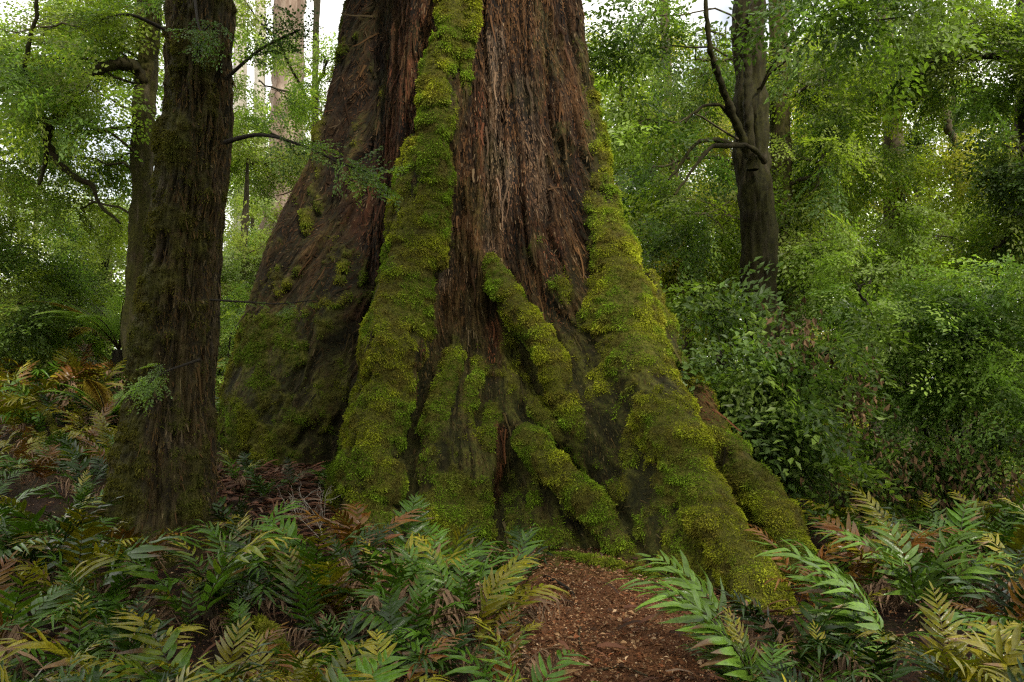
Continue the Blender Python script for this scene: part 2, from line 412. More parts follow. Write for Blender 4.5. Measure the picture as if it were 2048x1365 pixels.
CH['R1L'] = ([(832, 292, 9.2, 18, 1), (820, 400, 9.12, 22, 1), (804, 520, 9.0, 25, 1), (784, 640, 8.85, 29, 1), (758, 760, 8.6, 35, 1), (734, 880, 8.3, 40, 1), (712, 990, 8.05, 45, 1), (690, 1090, 7.9, 55, 1)], 0.10)
CH['R1b'] = ([(945, -420, 9.42, 18, 1), (940, 0, 9.33, 18, 1), (931, 120, 9.27, 15, 1), (925, 240, 9.2, 9, .6)], 0.06)
CH['R1R'] = ([(860, 560, 8.95, 22, .15), (850, 680, 8.75, 30, .2), (835, 800, 8.5, 26, .35), (822, 900, 8.25, 26, .8), (812, 1000, 8.0, 30, 1), (805, 1100, 7.8, 36, 1)], 0.07)
CH['R2a'] = ([(926, 658, 8.74, 12, 1), (908, 720, 8.54, 20, 1), (888, 800, 8.34, 27, 1), (868, 900, 8.1, 32, 1), (860, 1000, 7.88, 36, 1), (858, 1100, 7.7, 42, 1)], 0.06)
CH['R2b'] = ([(958, 728, 8.62, 14, 1), (938, 790, 8.44, 18, 1), (922, 880, 8.2, 19, 1), (914, 980, 7.98, 22, 1), (912, 1090, 7.75, 28, 1)], 0.05)
CH['R2c'] = ([(995, 793, 8.45, 16, 1), (976, 860, 8.32, 19, 1), (964, 940, 8.1, 20, 1), (960, 1020, 7.9, 23, 1), (962, 1110, 7.7, 28, 1)], 0.05)
CH['R2d'] = ([(1000, 985, 8.2, 16, 1), (1008, 1040, 8.05, 26, 1), (1012, 1105, 7.9, 34, 1)], 0.07)
CH['R3'] = ([(982, 515, 8.85, 14, 1), (995, 565, 8.75, 20, 1), (1028, 615, 8.62, 22, 1), (1072, 668, 8.5, 25, 1), (1112, 740, 8.36, 25, 1), (1150, 830, 8.2, 24, 1), (1195, 920, 7.98, 22, .95), (1240, 1015, 7.7, 20, .8)], 0.10)
CH['R4'] = ([(1043, 765, 8.6, 11, 1), (1068, 818, 8.45, 16, 1), (1108, 862, 8.3, 18, 1), (1150, 892, 8.2, 20, 1), (1190, 945, 8.05, 22, 1), (1225, 1000, 7.9, 22, .8)], 0.08)
CH['R5'] = ([(1018, 845, 8.35, 20, 1), (1058, 885, 8.12, 27, 1), (1108, 935, 7.9, 31, 1), (1158, 982, 7.72, 28, 1), (1205, 1035, 7.54, 25, 1), (1250, 1090, 7.38, 22, 1), (1300, 1150, 7.2, 19, .9), (1345, 1205, 7.05, 15, .7)], 0.07)
CH['R6'] = ([(1114, -420, 10.3, 22, .8), (1124, 0, 10.12, 26, .95), (1143, 120, 10.0, 28, 1), (1158, 220, 9.9, 33, 1), (1178, 330, 9.7, 40, 1), (1203, 450, 9.4, 48, 1), (1232, 570, 9.05, 56, 1), (1260, 680, 8.6, 60, .95), (1298, 780, 8.15, 58, .85), (1342, 880, 7.65, 54, 1), (1388, 970, 7.2, 50, 1), (1438, 1060, 6.75, 50, .75), (1486, 1140, 6.4, 52, .95), (1522, 1210, 6.1, 50, .95), (1552, 1300, 5.85, 50, .9)], 0.20)
CH['R6b'] = ([(1290, 560, 9.3, 20, .9), (1315, 650, 9.0, 26, 1), (1332, 720, 8.8, 26, .9)], 0.08)
CH['R7'] = ([(1330, 680, 9.2, 28, .3), (1362, 760, 8.95, 28, .3), (1398, 830, 8.6, 32, .95), (1440, 900, 8.25, 34, .9), (1490, 970, 7.85, 38, .95), (1540, 1035, 7.5, 42, .95), (1578, 1100, 7.2, 42, 1), (1600, 1170, 7.0, 44, 1)], 0.10)
CH['W1'] = ([(985, 700, 8.95, 40, 0), (1010, 850, 8.75, 55, .2), (1060, 960, 8.45, 70, .45), (1110, 1060, 8.1, 75, .45), (1150, 1150, 7.8, 75, .45)], 0.25)
CH['W3'] = ([(915, 770, 8.78, 30, .7), (905, 860, 8.50, 50, .95), (900, 960, 8.22, 66, 1), (898, 1080, 7.92, 80, 1), (896, 1180, 7.7, 86, 1)], 0.22)
CH['W2'] = ([(1120, 780, 8.85, 50, .45), (1180, 880, 8.65, 60, .5), (1240, 980, 8.3, 66, .5), (1300, 1080, 7.85, 66, .45), (1350, 1180, 7.5, 60, .4)], 0.25)
for _k, _b, _e in (('R2a', .10, .03), ('R2b', .08, .02), ('R2c', .08, .02), ('R2d', .08, .0), ('R3', .14, .05), ('R4', .10, -.04), ('R5', .10, -.03), ('R1R', .14, .06), ('R7', .14, 0), ('R1', .16, .03), ('R1L', .14, .03)):
    CH[_k] = ([(a, b, d + _e + ((.16, .05)[i] if i < 2 and _k[:2] in ('R2', 'R3', 'R4', 'R5') else 0), r * (.75 if i == 0 else 1), m) for i, (a, b, d, r, m) in enumerate(CH[_k][0])], _b)
CH['BK1'] = ([(900, 400, 12.2, 150, 0), (800, 800, 12.9, 140, 0), (760, 1100, 13.3, 130, 0)], 0.4)
CH['BK2'] = ([(1020, 400, 12.0, 150, 0), (1120, 800, 12.3, 140, 0), (1200, 1100, 12.8, 130, 0)], 0.4)

def seg_dist(P, a, b):
    ab = b - a; t = np.clip(((P - a) @ ab) / (ab @ ab), 0, 1)
    return np.linalg.norm(P - a - t[..., None] * ab, axis=-1), t

def build_giant():
    rng = np.random.default_rng(3)
    vox = 0.026; lo = np.array([-4.3, 4.9, -0.75]); hi = np.array([4.3, 14.3, 8.9])
    dim = np.ceil((hi - lo) / vox).astype(int)
    G = np.full(dim, 1.0, np.float32)
    chains = []
    for name, (pts, k) in CH.items():
        C = np.array([at(a, b, d) for a, b, d, r, m in pts]); r = np.array([q[3] * q[2] / FPX for q in pts]); m = np.array([q[4] for q in pts])
        C2 = catmull(np.column_stack([C, r, m]), (len(pts) - 1) * (2 if r.max() > .4 else 4) + 1)
        C, r, m = C2[:, :3], C2[:, 3], np.clip(C2[:, 4], 0, 1)
        if r.max() < .45:
            sd = sum(map(ord, name))
            r = r * (0.82 + 0.42 * fbm(C * 3.2, sd, 2)); C = C + (np.stack([fbm(C * 2.6 + 5, sd + j, 2) for j in range(3)], -1) - .5) * 0.16 * np.clip(r / .2, .3, 1)[:, None]
        chains.append((name, C, r, m))
        b0 = np.clip(((C - r[:, None]).min(0) - 0.5 - lo) / vox, 0, dim).astype(int)
        b1 = np.clip(((C + r[:, None]).max(0) + 0.5 - lo) / vox + 1, 0, dim).astype(int)
        D = np.full(b1 - b0, 1.0, np.float32)
        for i in range(len(C) - 1):
            pad = max(r[i], r[i + 1]) + 0.5
            c0 = np.clip(((np.minimum(C[i], C[i + 1]) - pad - lo) / vox).astype(int), b0, b1)
            c1 = np.clip(((np.maximum(C[i], C[i + 1]) + pad - lo) / vox + 1).astype(int), b0, b1)
            if (c1 <= c0).any(): continue
            ax = [(np.arange(c0[j], c1[j]) * vox + lo[j]).astype(np.float32) for j in range(3)]
            a = C[i].astype(np.float32); ab = (C[i + 1] - C[i]).astype(np.float32); q = float(ab @ ab)
            X = ax[0][:, None, None] - a[0]; Y = ax[1][None, :, None] - a[1]; Z = ax[2][None, None, :] - a[2]
            t = np.clip((X * ab[0] + Y * ab[1] + Z * ab[2]) / q, 0, 1)
            d = np.sqrt((X - t * ab[0]) ** 2 + (Y - t * ab[1]) ** 2 + (Z - t * ab[2]) ** 2) - (r[i] + t * (r[i + 1] - r[i])).astype(np.float32)
            s = tuple(slice(c0[j] - b0[j], c1[j] - b0[j]) for j in range(3))
            D[s] = np.minimum(D[s], d)
        s = tuple(slice(b0[j], b1[j]) for j in range(3))
        g = G[s]
        h = np.clip(0.5 + 0.5 * (g - D) / k, 0, 1)
        G[s] = g * (1 - h) + D * h - k * h * (1 - h)
    G[:, :, :1] = 1.0
    grid = openvdb.FloatGrid(1.0); grid.copyFromArray(G)
    P, Q = grid.convertToQuads(isovalue=0.0)
    del G
    V = np.asarray(P, np.float64) * vox + lo; F = np.asarray(Q, np.int64)
    N = vnormals(V, F)
    q = V[F].mean(1); fn = N[F].mean(1)
    ctr = np.array([at(920, 500, 10.6)[0], 10.6])
    if ((V[:, 0] - ctr[0]) * N[:, 0] + (V[:, 1] - ctr[1]) * N[:, 1]).mean() < 0:
        F = F[:, ::-1].copy(); N = -N; fn = -fn
    F = F[(q[:, 2] > -0.55)]
    q = V[F].mean(1); fn = N[F].mean(1)
    E = np.concatenate([F[:, [0, 1]], F[:, [1, 2]], F[:, [2, 3]], F[:, [3, 0]]]); deg = np.bincount(E[:, 0], minlength=len(V)) + np.bincount(E[:, 1], minlength=len(V)) + 1e-9
    Vs = V.copy()
    for _ in range(30):
        Vs = 0.5 * Vs + 0.5 * np.stack([(np.bincount(E[:, 0], weights=Vs[E[:, 1], c], minlength=len(V)) + np.bincount(E[:, 1], weights=Vs[E[:, 0], c], minlength=len(V))) / deg for c in range(3)], -1)
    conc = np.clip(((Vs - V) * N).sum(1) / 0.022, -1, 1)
    front = ((CAM - q) * fn).sum(1) > -0.35 * np.linalg.norm(CAM - q, axis=1)
    # only the part that faces the viewer's side gets the fine mesh
    used, inv = np.unique(F[front], return_inverse=True)
    Vf, Ff = subdivide(np.column_stack([V, conc])[used], inv.reshape(-1, 4))
    usedb, invb = np.unique(F[~front], return_inverse=True)
    Vb, Fb = np.column_stack([V, conc])[usedb], invb.reshape(-1, 4)
    def detail(V, F):
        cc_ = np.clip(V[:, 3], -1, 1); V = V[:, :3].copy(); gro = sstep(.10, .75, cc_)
        N = vnormals(V, F)
        th = np.arctan2(V[:, 1] - ctr[1], V[:, 0] - ctr[0])
        bk = np.stack([np.cos(th) * 1.7, np.sin(th) * 1.7, V[:, 2] * 0.12], -1)
        bkw = bk + 0.05 * (np.stack([fbm(V * 1.3, 40 + j, 3) for j in range(3)], -1) - 0.5) * np.array([1, 1, 0.4])
        flute = fbm(bkw * np.array([3.2, 3.2, 2.0]), 1, 3) - 0.5
        fib = np.abs(fbm(bkw * np.array([13, 13, 10]), 2, 3) - 0.5) * 2
        fib2 = fbm(bkw * np.array([40, 40, 60]), 3, 3) - 0.5
        crack = 1 - sstep(0.0, 0.12, np.abs(fbm(bkw * np.array([5.5, 5.5, 5.0]), 4, 4) - 0.5))
        crack2 = 1 - sstep(0.0, 0.12, np.abs(fbm(bkw * np.array([15, 15, 15]), 6, 3) - 0.5))
        # moss weight from the ridges
        ms = np.zeros(len(V)); pm = np.stack([V[:, 0], V[:, 1], V[:, 2]], -1)
        for name, C, r, m in chains:
            if m.max() <= 0: continue
            bb0 = C.min(0) - 0.9; bb1 = C.max(0) + 0.9
            sel = np.where(((V > bb0) & (V < bb1)).all(1))[0]
            if not len(sel): continue
            best = np.zeros(len(sel))
            for i in range(len(C) - 1):
                d, t = seg_dist(V[sel], C[i], C[i + 1])
                rr = r[i] + t * (r[i + 1] - r[i]); mm = m[i] + t * (m[i + 1] - m[i])
                best = np.maximum(best, mm * sstep(1.5, 0.9, d / rr))
            ms[sel] = np.maximum(ms[sel], best)
        nz = fbm(V * np.array([3.4, 3.4, 2.6]), 8, 4)
        nz2 = fbm(V * np.array([9, 9, 7]), 18, 3)
        low = sstep(2.9, 1.3, V[:, 2]) * sstep(-1.25, -.8, V[:, 0])
        ms = np.maximum(ms, .60 * low)
        raw = ms * .98 - gro * .42 + np.clip(-cc_, 0, 1) * .12 + (nz - 0.5) * 1.9 + (nz2 - .5) * 1.1
        moss = sstep(0.28, 0.86, raw) * (ms > 0.03)
        film = np.clip(sstep(3.4, 0.9, V[:, 2]) * (0.55 + 0.45 * sstep(-.3, .4, V[:, 0])) + 0.4 * sstep(.46, .6, nz) + ms * 0.7, 0, 1)
        bil = np.abs(fbm(V * np.array([5.0, 5.0, 8.5]), 12, 3) - 0.5) * 2
        bil = 1 - np.clip(bil * 2.4, 0, 1)
        cush = sstep(0.25, 0.78, fbm(V * np.array([5.6, 5.6, 10.0]) + 0.6 * fbm(V * 2.1, 19, 2)[:, None] + np.array([0, 0, 3.3]), 15, 4))
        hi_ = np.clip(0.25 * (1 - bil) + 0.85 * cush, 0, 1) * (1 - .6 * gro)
        kk = 1 - .75 * low
        disp = flute * (0.15 + .16 * sstep(-.9, -1.4, V[:, 0])) * (1 - .4 * low) - crack * .07 * (1 - moss) * kk - crack2 * .02 * (1 - moss) * kk + (fib - 0.25) * 0.05 * (1 - 0.7 * moss) + fib2 * 0.03 * (1 - 0.6 * moss) + moss ** 2 * (0.003 + 0.042 * hi_)
        lump = fbm(V * 2.4, 51, 3) - 0.5
        disp = disp + lump * 0.12 * sstep(3.2, 0.5, V[:, 2])
        V2 = V + N * disp[:, None]
        shade_tone = sstep(0.02, 0.36, fib + fib2 * 0.5)  # occlusion between the bark fibres, painted as a darker tone
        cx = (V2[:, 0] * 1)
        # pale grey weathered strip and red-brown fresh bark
        shade_tone = shade_tone * (1 - .35 * sstep(-1.0, -1.5, V[:, 0]))  # shade of the left flank painted into the bark colour
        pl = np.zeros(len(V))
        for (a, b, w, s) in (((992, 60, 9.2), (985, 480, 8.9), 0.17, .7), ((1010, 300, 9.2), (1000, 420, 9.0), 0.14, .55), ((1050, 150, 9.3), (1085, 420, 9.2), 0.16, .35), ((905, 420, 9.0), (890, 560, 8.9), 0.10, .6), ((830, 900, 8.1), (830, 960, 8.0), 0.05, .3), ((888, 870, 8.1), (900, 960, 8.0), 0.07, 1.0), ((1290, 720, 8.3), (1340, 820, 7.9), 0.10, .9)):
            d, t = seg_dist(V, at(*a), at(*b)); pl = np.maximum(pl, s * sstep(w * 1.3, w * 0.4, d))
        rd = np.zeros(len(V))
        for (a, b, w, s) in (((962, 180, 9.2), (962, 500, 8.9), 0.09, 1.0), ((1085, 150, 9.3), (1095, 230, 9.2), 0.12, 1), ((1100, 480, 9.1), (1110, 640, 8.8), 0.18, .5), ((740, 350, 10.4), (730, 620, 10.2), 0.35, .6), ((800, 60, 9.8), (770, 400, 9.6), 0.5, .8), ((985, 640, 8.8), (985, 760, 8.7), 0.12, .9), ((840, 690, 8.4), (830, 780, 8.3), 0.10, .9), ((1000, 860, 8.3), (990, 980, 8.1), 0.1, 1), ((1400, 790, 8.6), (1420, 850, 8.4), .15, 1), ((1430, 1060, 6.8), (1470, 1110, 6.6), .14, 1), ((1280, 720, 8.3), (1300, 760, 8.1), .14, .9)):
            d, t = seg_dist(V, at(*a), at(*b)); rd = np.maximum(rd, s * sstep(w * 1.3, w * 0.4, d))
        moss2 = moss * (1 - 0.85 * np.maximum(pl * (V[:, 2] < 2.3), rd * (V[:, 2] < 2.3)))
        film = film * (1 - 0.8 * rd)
        shade_tone = shade_tone * (1 - .75 * crack * kk) * (1 - .5 * crack2 * kk) * (1 - .6 * gro)  # cracks darkened, and occlusion shade painted into the grooves
        shade_tone = np.maximum(shade_tone, moss * (0.8 - .5 * gro))
        return V2, {'bk': bkw, 'moss': moss2, 'film': film, 'pale': pl, 'red': rd, 'shade_tone': shade_tone}, hi_
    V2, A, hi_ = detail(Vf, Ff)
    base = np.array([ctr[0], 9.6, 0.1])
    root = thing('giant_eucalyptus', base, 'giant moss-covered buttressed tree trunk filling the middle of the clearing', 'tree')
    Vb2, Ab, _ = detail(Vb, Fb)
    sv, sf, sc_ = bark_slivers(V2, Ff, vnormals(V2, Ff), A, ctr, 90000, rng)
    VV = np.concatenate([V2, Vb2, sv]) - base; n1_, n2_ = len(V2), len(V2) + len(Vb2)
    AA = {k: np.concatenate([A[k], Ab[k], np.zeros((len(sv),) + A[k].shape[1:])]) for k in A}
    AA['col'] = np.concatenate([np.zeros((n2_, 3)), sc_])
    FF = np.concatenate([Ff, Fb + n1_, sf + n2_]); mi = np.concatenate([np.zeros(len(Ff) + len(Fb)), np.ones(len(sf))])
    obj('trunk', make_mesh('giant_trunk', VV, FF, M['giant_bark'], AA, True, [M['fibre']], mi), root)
    # the bole above the frame
    pts = np.array([at(915, -330, 10.87) + np.array([0, 0, 0.0]), [ctr[0], 10.9, 14], [ctr[0] + .2, 11.0, 24]])
    up = catmull(pts, 30); tv, tf, tb, tn = tube(up, np.interp(np.linspace(0, 1, 30), [0, .3, 1], [1.55, 1.35, 0.9]), 40)
    z = np.zeros(len(tv))
    obj('upper_bole', make_mesh('upper_bole', tv - base, tf, M['giant_bark'], {'bk': tb, 'moss': z, 'film': z, 'pale': z, 'red': z, 'shade_tone': z + .7}), root)
    N2 = vnormals(V2, Ff)
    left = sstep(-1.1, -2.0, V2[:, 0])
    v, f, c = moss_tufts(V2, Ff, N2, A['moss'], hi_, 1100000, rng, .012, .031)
    dk = 1 - 0.45 * sstep(-1.3, -1.9, v[:, 0])  # moss on the left flank darkened, shade painted into its colour
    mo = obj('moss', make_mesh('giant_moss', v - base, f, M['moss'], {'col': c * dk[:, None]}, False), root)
    mo['kind'] = 'stuff'; mo['label'] = 'bright yellow-green moss in thick cushions along the buttress ridges'
    return root
build_giant()

# ------------------------------------------------------------------ near left trunk
def build_left_tree():
    rng = np.random.default_rng(5)
    rows = [(412, -420, 7.1, 66), (406, 0, 7.0, 67), (400, 160, 7.0, 66), (394, 300, 7.0, 66), (372, 500, 7.0, 70), (352, 700, 6.95, 78), (340, 850, 6.9, 87), (332, 950, 6.85, 95), (328, 1050, 6.8, 108), (325, 1120, 6.75, 135), (322, 1220, 6.7, 190)]
    C = np.array([[*at(a, b, d), r * d / FPX] for a, b, d, r in rows]); C = catmull(C, 560)[::-1]
    V, F, bk, N = tube(C[:, :3], C[:, 3], 280)
    V0 = V.copy(); th = np.arctan2(N[:, 1], N[:, 0])
    flute = fbm(bk * np.array([6, 6, 3]), 60, 3) - 0.5
    fib = np.abs(fbm(bk * np.array([22, 22, 22]), 61, 3) - 0.5) * 2
    fib2 = fbm(bk * np.array([60, 60, 70]), 62, 3) - 0.5
    lumpy = fbm(V * np.array([2.6, 2.6, 2.2]), 63, 3)
    leftside = 0.5 - 0.5 * N[:, 0]
    pad = np.zeros(len(V))
    for (px, py, rr, s) in ((330, 262, .22, .10), (322, 300, .16, .06), (308, 440, .22, .06), (300, 270, .15, .08), (290, 690, .26, .07), (330, 1000, .3, .04), (300, 560, .2, .04), (410, 930, .25, .04)):
        p = at(px, py, 6.75); d = np.linalg.norm((V - p) * np.array([1, 1, 1.2]), axis=1); pad += s * sstep(rr * 1.4, 0.2 * rr, d)
    m = sstep(0.46, 0.72, 0.22 * leftside + fbm(V * np.array([5, 5, 4]), 64, 4) * 0.85 + pad * 4 + 0.12 * sstep(1.2, 0.3, V[:, 2]))
    cush = sstep(0.3, 0.75, fbm(V * np.array([9, 9, 13]), 65, 3))
    disp = flute * 0.10 + (fib - .25) * 0.035 + fib2 * 0.018 - .01 + (lumpy - .5) * 0.08 + pad * .36 + m * (0.004 + 0.022 * cush)
    lc = 1 - sstep(0, .13, np.abs(fbm(bk * np.array([9, 9, 8]), 67, 4) - .5)); disp = disp - lc * .045 * (1 - m)
    toes = np.maximum(0, np.cos(th * 5 + 0.6)) * sstep(0.75, 0.0, V[:, 2]) * 0.12
    V = V + N * (disp + toes)[:, None]
    base = np.array([C[0, 0], C[0, 1], 0.15]); root = thing('beech_tree', base, 'dark mossy trunk standing nearest on the left, shaggy brown bark', 'tree')
    pale = sstep(0.60, 0.72, fbm(V * np.array([5, 5, 1.6]), 66, 3)) * 0.6
    z = np.zeros(len(V)); N2 = vnormals(V, F)
    A = {'bk': bk, 'moss': m * .8, 'film': 0.38 + z, 'pale': pale, 'red': z, 'shade_tone': np.maximum(sstep(.03, .4, fib + .5 * fib2), m * .7) * .5}
    sv, sf, sc_ = bark_slivers(V, F, N2, A, np.array([C[250, 0], C[250, 1]]), 6000, rng, 600); ns = len(sv); sc_ = sc_ * np.array([.8, .85, .8])
    AA = {k: np.concatenate([q, np.zeros((ns,) + q.shape[1:])]) for k, q in A.items()}; AA['col'] = np.concatenate([np.zeros((len(V), 3)), sc_])
    obj('trunk', make_mesh('left_trunk', np.concatenate([V, sv]) - base, np.concatenate([F, sf + len(V)]), M['dark_bark'], AA, True, [M['fibre']], np.concatenate([np.zeros(len(F)), np.ones(len(sf))])), root)
    v, f, c = moss_tufts(V, F, N2, np.clip(m + 0.16, 0, 1), cush, 230000, rng, 0.008, 0.026, 0.42, ((0.17, 0.115, 0.036), 0.55), 0.9)
    mo = obj('moss', make_mesh('left_moss', v - base, f, M['moss'], {'col': c}, False), root); mo['kind'] = 'stuff'
    return root
LEFT = build_left_tree()

# ------------------------------------------------------------------ foliage
def leaf_cards(P, D, U, L, W, fold=0.25):
    """diamond leaves: base P, direction D, face normal U"""
    S = norm(np.cross(D, U)); n = len(P); L = L[:, None]; W = W[:, None]
    a = P; b = P + D * L * 0.45 + S * W + U * W * fold; c = P + D * L - U * L * 0.12; d = P + D * L * 0.45 - S * W + U * W * fold
    m = P + D * L * 0.5
    v = np.stack([a, b, c, d], 1).reshape(-1, 3)
    f = np.arange(n * 4).reshape(-1, 4)
    f = np.concatenate([f[:, [0, 1, 2]], f[:, [0, 2, 3]]])
    return v, f

def spray_template(rng, leaf=0.085, gap=0.05, wid=0.30, curl=0.25):
    """unit-long flat branchlet along +X: positions, directions, normals, lengths"""
    P = []; D = []; U = []
    nside = 13
    for i in range(nside + 1):
        s = 0.12 + 0.88 * i / nside
        sgn = 1 if i % 2 else -1
        if i == nside: l = 0.12; ang = 0
        else: l = (0.50 * (1 - s) ** 0.8 + 0.08) * rng.uniform(0.6, 1.15); ang = sgn * R(rng.uniform(40, 62))
        o = np.array([s, 0, -curl * s * s])
        d = np.array([math.cos(ang), math.sin(ang), -0.15 + rng.normal(0, .12)])
        k = max(2, int(l / gap))
        for j in range(k):
            q = o + d * l * (j + 0.6) / k; sg = 1 if j % 2 else -1
            la = ang + sg * R(rng.uniform(30, 60))
            if j == k - 1: la = ang
            P.append(q + rng.normal(0, 0.008, 3)); D.append([math.cos(la), math.sin(la), rng.normal(-0.1, .25)])
            U.append([rng.normal(0, .38), rng.normal(0, .38), 1])
    P = np.array(P); D = norm(np.array(D)); U = norm(np.array(U))
    n = len(P); L = leaf * rng.uniform(0.7, 1.25, n)
    v, f = leaf_cards(P, D, U, L, L * wid)
    lc = np.repeat(rng.uniform(0.7, 1.3, n), 4)
    return v, f, lc

TR = np.random.default_rng(21)
SPRAY_FINE = [spray_template(TR, 0.085, 0.048, 0.30) for _ in range(6)]
SPRAY_BROAD = [spray_template(TR, 0.125, 0.085, 0.26, 0.35) for _ in range(6)]

def place_sprays(acc, temps, P, X, size, rng, cols, tilt=0.45):
    """P origins, X growth directions"""
    n = len(P); kind = rng.integers(0, len(temps), n)
    X = norm(X); up = norm(np.array([0, 0, 1.0]) + rng.normal(0, tilt, (n, 3)))
    Y = norm(np.cross(up, X)); Z = np.cross(X, Y)
    for k, (v, f, lc) in enumerate(temps):
        s = np.where(kind == k)[0]
        if not len(s): continue
        Mx = np.stack([X[s], Y[s], Z[s]], 1) * size[s][:, None, None]
        W = np.einsum('vi,nij->nvj', v, Mx) + P[s][:, None, :]
        nv = len(v)
        Fc = (f[None] + (np.arange(len(s)) * nv)[:, None, None]).reshape(-1, f.shape[1])
        cc = cols[s][:, None, :] * lc[None, :, None]
        acc.add(W.reshape(-1, 3), Fc, col=cc.reshape(-1, 3))

PAL = {
    'light': [(0.194, 0.258, 0.053), (0.245, 0.288, 0.057), (0.146, 0.219, 0.057)],
    'pale': [(0.265, 0.335, 0.130), (0.310, 0.360, 0.135), (0.320, 0.350, 0.105)],  # paler leaves for the background, distance haze put into their colour
    'mid': [(0.125, 0.176, 0.029), (0.155, 0.194, 0.029), (0.086, 0.138, 0.034)],
    'yellow': [(0.228, 0.267, 0.033), (0.198, 0.254, 0.036), (0.267, 0.254, 0.036)],
    'dark': [(0.055, 0.100, 0.024), (0.075, 0.125, 0.028), (0.045, 0.085, 0.026)],
    'glossy': [(0.130, 0.205, 0.040), (0.175, 0.250, 0.046), (0.095, 0.155, 0.036)],
}

def foliage(blobs, pal, temps, rng, limb_from, size=(0.55, 0.95), limb_r=0.04, droop=-.3):
    """blobs: (centre, (rx, ry, rz), n). returns leaves Acc and limbs Acc"""
    A = Acc(); Bs = []; pal = np.array(PAL[pal])
    for (c, rad, n) in blobs:
        B = Acc(); Bs.append(B)
        c = np.asarray(c, float); rad = np.asarray(rad, float)
        o = limb_from(c)
        mid = (o + c) / 2 + np.array([rng.normal(0, .15), rng.normal(0, .15), 0.12 * np.linalg.norm(c - o)])
        lim = catmull([o, mid, c, c + (c - mid) * 0.5 * min(1, rad.min() / (np.linalg.norm(c - mid) + .01))], 14)
        lim[1:-1] += rng.normal(0, 0.03, (12, 3))
        lr = np.linspace(limb_r, limb_r * 0.25, 14)
        v, f, b, _ = tube(lim, lr, 6); B.add(v, f, bk=b)
        # clumps inside the blob so that gaps stay open
        ncl = max(5, int(n / 9))
        u = norm(rng.normal(0, 1, (ncl, 3))) * (rng.random((ncl, 1)) ** 0.45)
        cl = c + u * rad
        for q in cl:
            k = rng.integers(5, 13)
            st = lim[rng.integers(5, 14)]
            tw = catmull([st, (st + q) / 2 + rng.normal(0, .08, 3), q], 6)
            v, f, b, _ = tube(tw, np.linspace(limb_r * .28, 0.004, 6), 4); B.add(v, f, bk=b)
            out = norm(q - c + rng.normal(0, .3, 3))
            X = np.column_stack([out[0] + rng.normal(0, .6, k), out[1] + rng.normal(0, .6, k), rng.normal(droop, .3, k)])
            P = q + rng.normal(0, 0.13, (k, 3)) * np.array([1, 1, 1.1])
            base = pal[rng.integers(0, len(pal))]
            cols = base * rng.uniform(0.65, 1.35, (k, 1)) * rng.uniform(0.8, 1.25)
            place_sprays(A, temps, P, X, rng.uniform(*size, k), rng, cols, .75)
    return A, Bs

def px_blob(px, py, d, rpx, n, flat=0.8, deep=1.0):
    r = rpx * d / FPX; return (at(px, py, d), (r, r * deep, r * flat), n)

def tree(name, label, cat, trunk, blobs, pal, temps, bark, leafmat, seed, limbs=(), group=None, size=(0.55, 0.95), limb_r=0.04, sides=24, rough=0.05, hang=True):
    """trunk: list of (px, py, depth, radius px) from the ground up; limbs: the same, drawn as branches"""
    rng = np.random.default_rng(seed)
    T = np.array([[*at(a, b, d), r * d / FPX] for a, b, d, r in trunk])
    if T[0, 2] > H(T[0, 0], T[0, 1]) - 0.1: T[0, 2] = H(T[0, 0], T[0, 1]) - 0.1
    C = catmull(T, max(30, int(14 * len(T))))
    base = np.array([C[0, 0], C[0, 1], float(H(C[0, 0], C[0, 1]))])
    root = thing(name, base, label, cat, group)
    V, F, bk, N = tube(C[:, :3], np.maximum(C[:, 3], .004), sides)
    rr = np.repeat(C[:, 3], sides)
    V = V + N * ((fbm(bk * 30, seed, 4) - 0.5) * 0.55 * rr + (fbm(V * 3, seed + 1, 2) - .5) * 0.5 * rr)[:, None]
    z = np.zeros(len(V))
    A = {'bk': bk, 'moss': sstep(.45, .62, fbm(V * 6, seed + 3, 4)) * .8, 'film': z + .8, 'pale': .5 * sstep(.5, .62, fbm(bk * np.array([14, 14, 30]), seed + 4, 3)), 'red': z, 'shade_tone': z + (.10 if seed == 201 else .5)} if bark == 'dark_bark' else {'bk': bk}
    obj('trunk', make_mesh(name + '_trunk', V - base, F, M[bark], A), root)
    for L in limbs:
        Lc = catmull(np.array([[*at(a, b, d), r * d / FPX] for a, b, d, r in L]), 12 * len(L))
        Lc[:, :3] += (np.stack([fbm(Lc[:, :3] * 4 + 7, seed + 9 + j, 2) for j in range(3)], -1) - .5) * 0.12 * np.linspace(0, 1, len(Lc))[:, None]
        v, f, b, n_ = tube(Lc[:, :3], Lc[:, 3], 9)
        v = v + n_ * ((fbm(v * 14, seed, 3) - .42) * 1.5 * np.repeat(Lc[:, 3], 9))[:, None]
        A2 = {'bk': b}
        if bark == 'dark_bark':
            z = np.zeros(len(v)); A2 = {'bk': b, 'moss': .7 * sstep(.4, .6, fbm(v * 6, seed, 2)), 'film': z + .6, 'pale': z, 'red': z, 'shade_tone': z + .1}
        obj('branch', make_mesh(name + '_branch', v - base, f, M[bark], A2), root)
    if blobs:
        pts = C[:, :3]
        def lf(c):
            below = pts.copy(); w = np.linalg.norm(below - c, axis=1) + np.where(below[:, 2] > c[2] - 0.2, 1.0, 0)
            return below[np.argmin(w)]
        Lf, Bf = foliage(blobs, pal, temps, rng, lf, size, limb_r, -.75 if pal in ('mid', 'yellow') and seed > 200 else -.3)
        for acc in (Lf, *Bf): acc.V = [v - base for v in acc.V]
        obj('crown', Lf.mesh(name + '_crown', M[leafmat], False), root)
        for b_ in Bf: obj('limb', b_.mesh(name + '_limb', M['thin_bark'] if bark != 'black_bark' else M['black_bark']), root)
    return root

